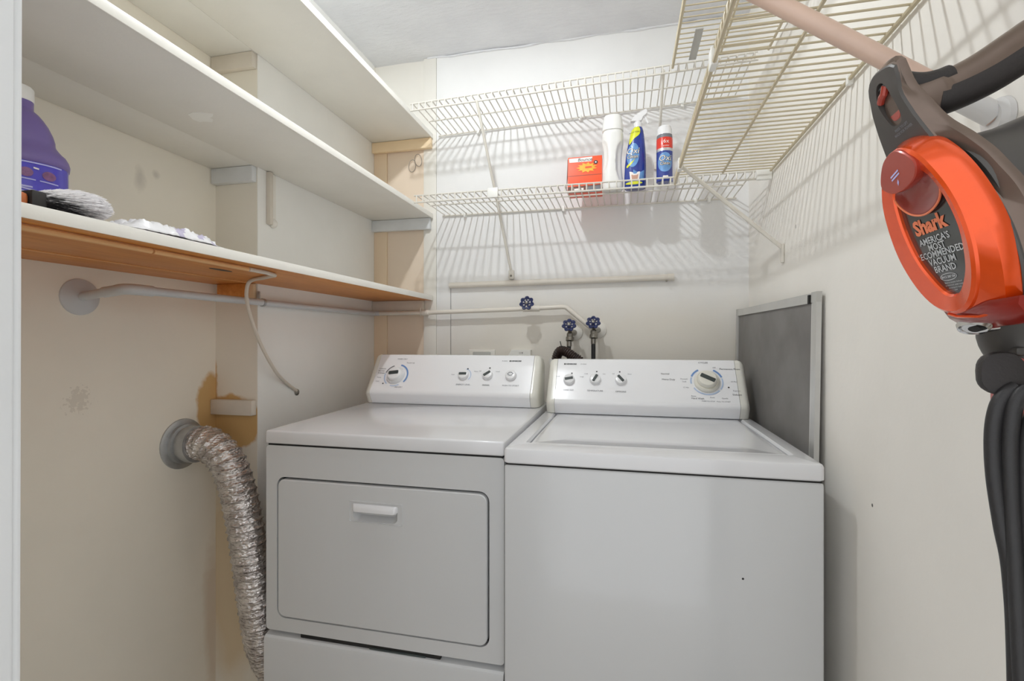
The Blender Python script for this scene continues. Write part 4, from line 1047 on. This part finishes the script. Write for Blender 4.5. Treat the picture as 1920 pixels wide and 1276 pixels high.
# paint brush lying on the shelf edge
br = thing('dusting_brush', (-0.872, 0.56, ZL), 'soft grey bristled brush lying on the lowest shelf in front of the purple jug', 'brush')
obj('handle', MB().bbox((-0.905, 0.40, ZL + 0.001), (-0.850, 0.533, ZL + 0.021), 0.006, 2), M['brush_wood'], br, label='orange brown wooden handle')
obj('ferrule', MB().bbox((-0.910, 0.533, ZL + 0.0005), (-0.846, 0.553, ZL + 0.026), 0.003, 2), M['brush_black'], br, label='dark ferrule')
fu = MB(); random.seed(3)
secs = []
for k in range(13):
    q = k / 12
    hw = .031 + .016 * math.sin(math.pi * min(1, q * .75)); hh_ = .013 + .011 * math.sin(math.pi * min(1, q * .85))
    if q > .8: hw *= 1 - (q - .8) * 2.2; hh_ *= 1 - (q - .8) * 2.8
    zc = ZL + .0145 + .010 * q
    secs.append([(-0.878 - .010 * q + x * (1 + .10 * noise.noise((x * 90, q * 5, 2))), 0.551 + .105 * q, max(ZL + .001, zc + z + .003 * noise.noise((x * 110, q * 6, 5)))) for x, z in oval(0, 0, hw, hh_, 26)])
fu.loft(secs)
for i in range(2600):
    a = random.uniform(0, 2 * math.pi); q0 = random.uniform(0, .8); q1 = min(1.06, q0 + random.uniform(.15, .35))
    pts = []
    for q in (q0, (q0 + q1) / 2, q1):
        hw = .031 + .016 * math.sin(math.pi * min(1, q * .75)); hh_ = .013 + .011 * math.sin(math.pi * min(1, q * .85))
        if q > .8: hw *= 1 - (q - .8) * 1.6; hh_ *= 1 - (q - .8) * 2.0
        k = 1.0 + random.uniform(.04, .26) * (q - q0) / (q1 - q0)
        pts.append((-0.878 - .010 * q + hw * k * math.cos(a), 0.551 + .105 * q, max(ZL + .0012, ZL + .0145 + .010 * q + hh_ * k * math.sin(a))))
    fu.tube(pts, lambda i, n: (.0010, .0008, .0002)[i], 3, cap=False)
obj('bristles', fu, M['bristle'], br, smooth=1.2, merge=0, kind='stuff', label='soft bristles, dark at the root and white at the tip')
# crumpled white film bag
bg = MB(); nx, ny = 64, 26; vs = []; fs = []; mi = []
for j in range(ny + 1):
    for i in range(nx + 1):
        q = i / nx; r_ = j / ny
        y = 0.666 + .212 * q + .006 * noise.noise((q * 9, r_ * 4, 8)); x = -0.8385 - .115 * r_ + .006 * noise.noise((q * 7, r_ * 5, 3)) - .002
        x = min(x, -0.838)
        edge = min(1, 5 * q, 8 * (1 - q)) * min(1, 6 * r_ + .12, 5 * (1 - r_))
        fold = abs(noise.noise((q * 14 + r_ * 3, r_ * 7, 1))) * .013 + abs(noise.noise((q * 30, r_ * 13 + q * 8, 5))) * .006
        z = ZL + .0015 + max(0, edge) * (.010 + .010 * math.sin(math.pi * q) + fold)
        vs.append((x, y, z))
for j in range(ny):
    for i in range(nx):
        a = j * (nx + 1) + i; fs.append((a, a + 1, a + nx + 2, a + nx + 1)); q = i / nx; r_ = j / ny
        mi.append(1 if noise.noise((q * 11 - r_ * 5, r_ * 3, 11)) > .12 and .48 < q < .9 else 0)
bg.v = vs; bg.f = fs; bg.mi = mi
# folded over underside and a standing corner
bg.add([(-0.86, .878, ZL + .002), (-0.88, .893, ZL + .020), (-0.895, .885, ZL + .024), (-0.905, .868, ZL + .008), (-0.885, .902, ZL + .004)], [(0, 1, 2), (0, 2, 3), (0, 4, 1), (1, 4, 2)], 0)
sb = single('film_bag', bg, [M['film'], M['film_print']], 'crumpled white plastic film bag with lavender print flat on the lowest shelf', 'bag', origin=(-0.89, 0.75, ZL), smooth=0.9)
sd = sb.modifiers.new('thickness', 'SOLIDIFY'); sd.thickness = 0.0006; sd.offset = 1.0

# ------------------------------------------------------------------ pouch at the upper right
po = thing('pouch', (0.455, 0.69, 1.50), 'blue and red rounded pouch hanging on the right wall at the upper right edge', 'pouch')
obj('pouch_body', MB().lathe((0.435, 0.632, 1.560), (0, 0, 1), [(-.012, .004), (-.008, .018), (.0, .024), (.02, .027), (.035, .027)], 20), M['bag_blue'], po)
obj('pouch_top', MB().lathe((0.435, 0.632, 1.560), (0, 0, 1), [(.035, .0272), (.05, .026), (.07, .018), (.08, .006)], 20), M['bag_red'], po, label='red upper half')
obj('hook', MB().tube([(0.4645, 0.632, 1.645), (0.438, 0.632, 1.649), (0.435, 0.632, 1.639)], .002, 6), M['brass'], po)

# ------------------------------------------------------------------ stick vacuum in the right foreground
VA, VB, VN = Vector((-0.0349, -0.9994, 0.0)), Vector((-0.3088, 0.0108, 0.9511)), Vector((-0.9505, 0.0332, -0.309))
V0 = Vector((0.2794, 0.5168, 1.2698))
def V(a, b, d=0.0):           # millimetres in the plane of the round door, d behind it
    return V0 + (VA * a + VB * b - VN * d) * 0.001
vac = thing('stick_vacuum', (0.378, 0.56, 0), 'orange and dark grey stick vacuum with loop handle standing by the right wall', 'vacuum')
def crv(pts, n=64):
    """closed smooth outline resampled to n points starting at the top, clockwise as given"""
    q = spline([(p[0], p[1], 0) for p in pts], 12, True)
    L = [0.0]
    for i in range(len(q)): L.append(L[-1] + (q[(i + 1) % len(q)] - q[i]).length)
    out = []
    for k in range(n):
        t = L[-1] * k / n
        for i in range(len(q)):
            if L[i + 1] >= t:
                s = (t - L[i]) / max(1e-9, L[i + 1] - L[i]); v = q[i].lerp(q[(i + 1) % len(q)], s)
                out.append((v.x, v.y)); break
    return out
FACE = crv([(-21, 92), (-3, 88), (13, 76), (26, 55), (35, 32), (38, 7), (34, -21), (22, -48), (3, -68), (-21, -75), (-47, -68), (-66, -48), (-78, -18), (-80, 12), (-74, 45), (-61, 68), (-44, 84)])
INNER = crv([(-18, 72), (0, 64), (13, 52), (21, 33), (24.5, 9), (22, -10), (13, -33), (-2, -50), (-15, -56), (-30, -52.5), (-44, -35), (-53, -17), (-57, 4), (-57, 24), (-53, 44), (-44, 60), (-32, 69)])
def off(L, s, c=(-21, 5)):
    return [(c[0] + (x - c[0]) * s, c[1] + (y - c[1]) * s) for x, y in L]
SIDE = crv([(-22, 98), (4, 88), (20, 72), (32, 52), (40, 30), (45, 4), (44, -24), (36, -54), (22, -76), (-21, -90), (-52, -80), (-72, -54), (-84, -22), (-86, 12), (-80, 46), (-66, 74), (-46, 92)])
dm_ = MB()
Lp = lambda L, d: [V(a, b, d) for a, b in L]
dm_.loft([Lp(off(INNER, 1.0), 6), Lp(off(INNER, 1.0), 2), Lp(off(INNER, 1.03), 0), Lp(off(FACE, 0.95), -2.5), Lp(off(FACE, 0.99), -0.5), Lp(FACE, 2), Lp(off(SIDE, 0.985), 10), Lp(SIDE, 17), Lp(off(SIDE, 0.98), 24)], False, False)
dmo = obj('filter_door', dm_, M['vac_orange'], vac, smooth=0.5, label='glossy orange egg-shaped filter door')
obj('label_plate', MB().loft([Lp(off(INNER, 1.005), 6), Lp(off(INNER, 1.005), 4.5)]), M['vac_label'], dmo, label='black printed plate')
# press button and its hollow
but = crv([(-21, 90), (-8, 88), (4, 79), (11, 68), (2, 57), (-20, 52), (-40, 54), (-54, 62), (-53, 71), (-38, 85)])
obj('release_button', MB().loft([Lp(but, 4), Lp(but, -3.5), Lp(off(but, .96, (-20, 70)), -4.6)]), M['vac_red'], dmo, smooth=0.6, label='dull red release button')
bmk = MB()
for a, b, w_, h_ in ((-24, 70, 8, .8), (-24, 67, 8, .8), (-23, 61, 1.6, 1.6)):
    bmk.add([V(a - w_, b - h_ - 1.5, -4.9), V(a + w_, b - h_ + 1.5, -4.9), V(a + w_, b + h_ + 1.5, -4.9), V(a - w_, b + h_ - 1.5, -4.9)], [(0, 1, 2, 3)])
obj('button_mark', bmk, M['label_line'], dmo, smooth=None)
hol = crv([(-21, 56), (2, 62), (16, 56), (20, 42), (10, 30), (-12, 24), (-34, 29), (-48, 42), (-52, 56), (-40, 56)])
obj('button_hollow', MB().loft([Lp(hol, 4.2), Lp(hol, 1.5), Lp(off(hol, .93, (-17, 43)), 1.5), Lp(off(hol, .7, (-17, 43)), 3.8)], True, True), M['vac_dark_red'], dmo, smooth=0.6, label='deep red hollow under the button')
rimp = [V(a, b, 1.2) for a, b in hol[2:]]
obj('hollow_rim', MB().tube([V(*p, 1.3) for p in crv([(-54, 56), (-49, 41), (-34, 28), (-12, 23), (11, 29), (21, 42), (17, 57), (21, 42), (11, 29), (-12, 23), (-34, 28), (-49, 41)], 60)[:31]], .0010, 6), M['vac_logo'], dmo)
lt = MB()
VT = lambda x, y: V(x * 1000, y * 1000, 4.1)
put_text(lt, 'Shark', .0195, lambda x, y: V(-20 + x * 1000, 12.5 + y * 1000, 3.9), mi=1, bold=.0009, width=1.12)
for body_, b in (("AMERICA'S", -1.5), ('MOST', -8.5), ('RECOMMENDED', -15.3), ('VACUUM', -22.8), ('BRAND', -30.5)):
    put_text(lt, body_, .0088, lambda x, y: V(-21 + x * 1000, b + y * 1000, 4.1), mi=0, bold=.00016, width=1.13)
ov = oval(-21, -39, 12.5, 3.6, 28); ovi = oval(-21, -39, 11.8, 3.0, 28)
lt.loft([[V(a, b, 4.1) for a, b in ov], [V(a, b, 4.1) for a, b in ovi]], False, False, 0)
put_text(lt, 'SINCE 2007 USA', .0030, lambda x, y: V(-21 + x * 1000, -39 + y * 1000, 4.1), mi=0, bold=.0001)
for k, b in enumerate((-44.6, -47.2, -49.8, -52.2)):
    put_text(lt, ('Based on consumer likelihood', 'to recommend, upright brands', 'see package for details', 'www')[k], .0021, lambda x, y: V(-17 + x * 1000, b + y * 1000, 4.1), mi=0)
obj('label_lettering', lt, [M['vac_print'], M['vac_logo']], dmo, smooth=None, merge=0, label='salmon and grey lettering')
# collar with latch slot, dark face
def dcol(b): return 9.5 + 12.5 * min(1, max(0, (140 - b) / 85.0)) ** 1.0
COLF = crv([(-24, 169.5), (-13, 168), (0, 165), (7, 160), (5, 150), (0, 135), (0, 121), (1, 108), (7, 77), (20, 50), (33, 28), (42, 8), (44, -20), (38, -52), (20, -78), (-21, -90), (-56, -78), (-74, -50), (-82, -10), (-84, 30), (-79, 64), (-70, 93), (-61, 120), (-49, 147), (-44, 161), (-35, 168)], 96)
BAND = crv([(-24, 176), (-14, 175), (-7, 171), (-6, 160), (-5, 145), (1, 122), (8, 98), (24, 73), (41, 39), (51, 14), (53, -20), (46, -55), (26, -80), (-21, -94), (-62, -80), (-82, -50), (-90, -10), (-90, 30), (-84, 66), (-74, 96), (-64, 124), (-52, 150), (-45, 166), (-36, 174)], 96)
Lc = lambda L, d: [V(a, b, dcol(b) + d) for a, b in L]
SLOT = crv([(-33, 151), (-27, 157.5), (-18, 156.5), (-12.5, 146), (-11.5, 131), (-15, 118), (-21, 114.5), (-32, 116), (-36, 126), (-36.5, 140)], 40)
cm = MB()
cm.fill(Lc(off(COLF, .985, (-21, 60)), 0), [Lc(SLOT, 0)])
cm.loft([Lc(off(COLF, .985, (-21, 60)), 0), Lc(COLF, 1.5), Lc(COLF, 3.5)], False, False)
cm.loft([Lc(SLOT, 0), Lp(off(SLOT, .97, (-24, 136)), 26)], False, True)
col = obj('collar', cm, M['vac_dark'], vac, smooth=0.5, label='dark grey collar face')
SL2 = off(SLOT, .84, (-24, 136))
lt_ = MB().loft([Lp(SL2, 25), Lp(SL2, 15.5), Lp(off(SL2, .9, (-24, 136)), 14)])
lt_.tube([V(-34, 143, 11.5), V(-27, 146, 10.5), V(-22, 147, 10.5), V(-18, 153, 12)], .0034, 10)
obj('latch', lt_, M['vac_red'], col, smooth=0.6, label='red latch inside the slot')
cp = MB()
for b in (110.5, 106.5):
    put_text(cp, 'PRESS TO LIFT' if b > 108 else 'MADE FOR POWER', .0036, lambda x, y: V(-22 + x * 1000, b + y * 1000, dcol(b + y * 1000) - 0.4), bold=.0001)
obj('collar_lettering', cp, M['ink'], col, smooth=None, merge=0)
obj('bronze_shell', MB().loft([Lc(COLF, 3), Lc(off(COLF, 1.01, (-21, 60)), 4.5), Lc(off(BAND, .99, (-21, 50)), 11), Lc(BAND, 14.5), Lc(off(BAND, .985, (-21, 50)), 19)], False, False), M['vac_bronze'], vac, smooth=0.6, label='bronze grey flared shell')
# main body behind
bodyL = []
for d, rx, rz, cz in ((28, 62, 80, 0), (36, 66, 82, -2), (48, 66, 82, -2), (70, 63, 82, -4), (100, 60, 80, 0), (130, 58, 74, 10), (150, 50, 60, 18), (158, 38, 46, 20)):
    bodyL.append([V(a, b, d) for a, b in oval(-21, cz, rx, rz, 64, 2.2)])
obj('motor_body', MB().loft(bodyL), M['vac_dark'], vac, smooth=0.8)
# dark red chin with chrome tip under the door
chin = MB()
cs = []
for a, t_ in ((-58, .2), (-48, .7), (-21, 1.0), (6, 1.0), (30, .8), (44, .3)):
    cs.append([V(a, -66, 4 + 10 * (1 - t_)), V(a, -72, 1 + 10 * (1 - t_)), V(a, -80, 3 + 10 * (1 - t_)), V(a, -82 - 9 * t_, 10 + 8 * (1 - t_)), V(a, -82 - 12 * t_, 24), V(a, -70, 26)])
chin.loft(cs)
ch = obj('chin', chin, M['vac_dark_red'], vac, smooth=0.8, label='deep red chin below the orange door')
obj('seam_lip', MB().tube([V(a, b, d) for a, b, d in ((-34, -74, .0), (-21, -77, -.5), (4, -79, 2), (30, -76, 9), (42, -72, 14))], .0014, 6), M['vac_orange'], ch)
obj('chrome_tip', MB().loft([[V(-21 + x * 1.0, -89 + y, 8) for x, y in oval(0, 0, 26, 7, 24)], [V(-21 + x, -92 + y, 6) for x, y in oval(0, 0, 22, 5, 24)], [V(-21 + x, -93 + y, 14) for x, y in oval(0, 0, 24, 4, 24)]]), M['chrome'], ch, smooth=0.8, label='chrome tip')
obj('tip_hole', MB().loft([[V(-16 + x, -91.5 + y, 5.2) for x, y in oval(0, 0, 9, 2.8, 20)], [V(-16 + x, -91.5 + y, 9) for x, y in oval(0, 0, 9, 2.8, 20)]]), M['gap'], ch)
# loop handle
hpath = spline([V(-21, 126, 14), V(-21, 128, 44), V(-21, 130, 70), V(-21, 134, 92), V(-21, 142, 120), V(-21, 146, 138), V(-21, 138, 156), V(-21, 112, 164), V(-21, 80, 158), V(-21, 50, 148)], 8)
nb = len(hpath)
hd = obj('handle', MB().tube(hpath, lambda i, n: .0195 if i < n * .15 else .0178, 24, ratio=.82, up=VB), M['vac_bronze'], vac, smooth=0.9, label='bronze grey loop handle')
gp = spline([V(-21, 124.0, 44), V(-21, 122.0, 52), V(-21, 122.5, 70), V(-21, 125.5, 92), V(-21, 132.5, 120), V(-21, 136, 137), V(-21, 130, 152), V(-21, 112, 157)], 8)
obj('rubber_grip', MB().tube(gp, lambda i, n: (.006 if i in (0, n - 1) else .0148) , 24, ratio=1.06, up=VB), M['vac_black'], hd, label='black rubber grip under the handle')
obj('front_pad', MB().tube(spline([V(-21, 160, 16), V(-21, 150, 25), V(-21, 142, 38), V(-21, 139, 52), V(-21, 139, 62)], 6), lambda i, n: .0105 if 0 < i < n - 1 else .006, 20, ratio=1.36, up=VB), M['vac_black'], hd, label='black pad at the front of the handle')
# neck, wand and floor head
obj('neck', MB().tube(spline([V(-21, -60, 70), (0.366, 0.567, 1.185), (0.377, 0.565, 1.15), (0.380, 0.563, 1.10)], 8), lambda i, n: .030 - .008 * i / n, 20), M['vac_dark'], vac)
obj('wand', MB().tube([(0.380, 0.563, 1.13), (0.380, 0.563, 0.06)], .0165, 20), M['vac_bronze'], vac)
wb_ = MB().bbox((0.3555, 0.545, 1.085), (0.392, 0.585, 1.162), .006)
obj('wand_clamp', wb_, M['vac_red'], vac, label='red clamp block on the wand')
obj('clamp_cap', MB().bbox((0.352, 0.542, 1.160), (0.394, 0.588, 1.168), .003), M['vac_dark'], vac)
fh = MB().bbox((0.295, 0.46, 0.003), (0.455, 0.70, 0.045), .015, 3).tube([(0.380, 0.563, 0.09), (0.378, 0.57, 0.035)], .024, 16)
obj('floor_head', fh, M['vac_dark'], vac)
# cord hook and wound cord
hk = oval(0, 0, .0165, .0185, 24, 2.4)
HC = Vector((0.3375, 0.540, 1.1455))
ha = Vector((.975, -.22, 0)); hb = Vector((0, 0, 1)); hn = Vector((-.22, -.975, 0))
obj('cord_hook', MB().loft([[HC + ha * x * s + hb * (z * s + (.0 if z > 0 else -.003)) + hn * d for x, z in hk] for d, s in ((-.012, .55), (-.004, .95), (.004, 1.0), (.009, .93), (.010, .6))]).tube([HC - hn * .008, (0.372, 0.562, 1.142)], .009, 10), M['vac_black'], vac, smooth=0.9)
cd = thing('power_cord', (0.33, 0.53, 1.12), 'black power cord wound in long loops over the hook of the stick vacuum', 'cord')
def strand(pts, r=.0062): obj('cord_loop', MB().tube(spline(pts, 10), r, 12), M['cord'], cd)
k = 1.128
def cp_(x, z, y=.530): return (x * k, y, 1.175 + (z - 1.175) * k)
strand([cp_(.3045, 1.137), cp_(.2985, 1.132), cp_(.2925, 1.120), cp_(.2895, 1.098), cp_(.2905, 1.065), cp_(.2955, 1.025), cp_(.3015, .985), cp_(.305, .90), (.348, .530, .55), (.353, .53, .42)])
strand([cp_(.3085, 1.136, .524), cp_(.3035, 1.130, .524), cp_(.2995, 1.118, .524), cp_(.2975, 1.09, .524), cp_(.2985, 1.05, .524), cp_(.301, 1.0, .524), cp_(.304, .93, .524), (.3465, .524, .80), (.350, .524, .55), (.353, .526, .42)])
strand([cp_(.3115, 1.118, .520), cp_(.3085, 1.108, .520), cp_(.3065, 1.09, .520), cp_(.3065, 1.05, .520), cp_(.3085, 1.0, .520), (.3505, .520, .90), (.353, .520, .70), (.356, .522, .45)])
strand([(.353, .530, .42), (.356, .528, .408), (.360, .526, .42), (.362, .528, .55), (.360, .53, 1.0), (.355, .532, 1.10)])
obj('cord_tie', MB().bbox((.352, .514, 1.040), (.372, .536, 1.075), .004), M['green'], cd, label='pale green tie round the cord')
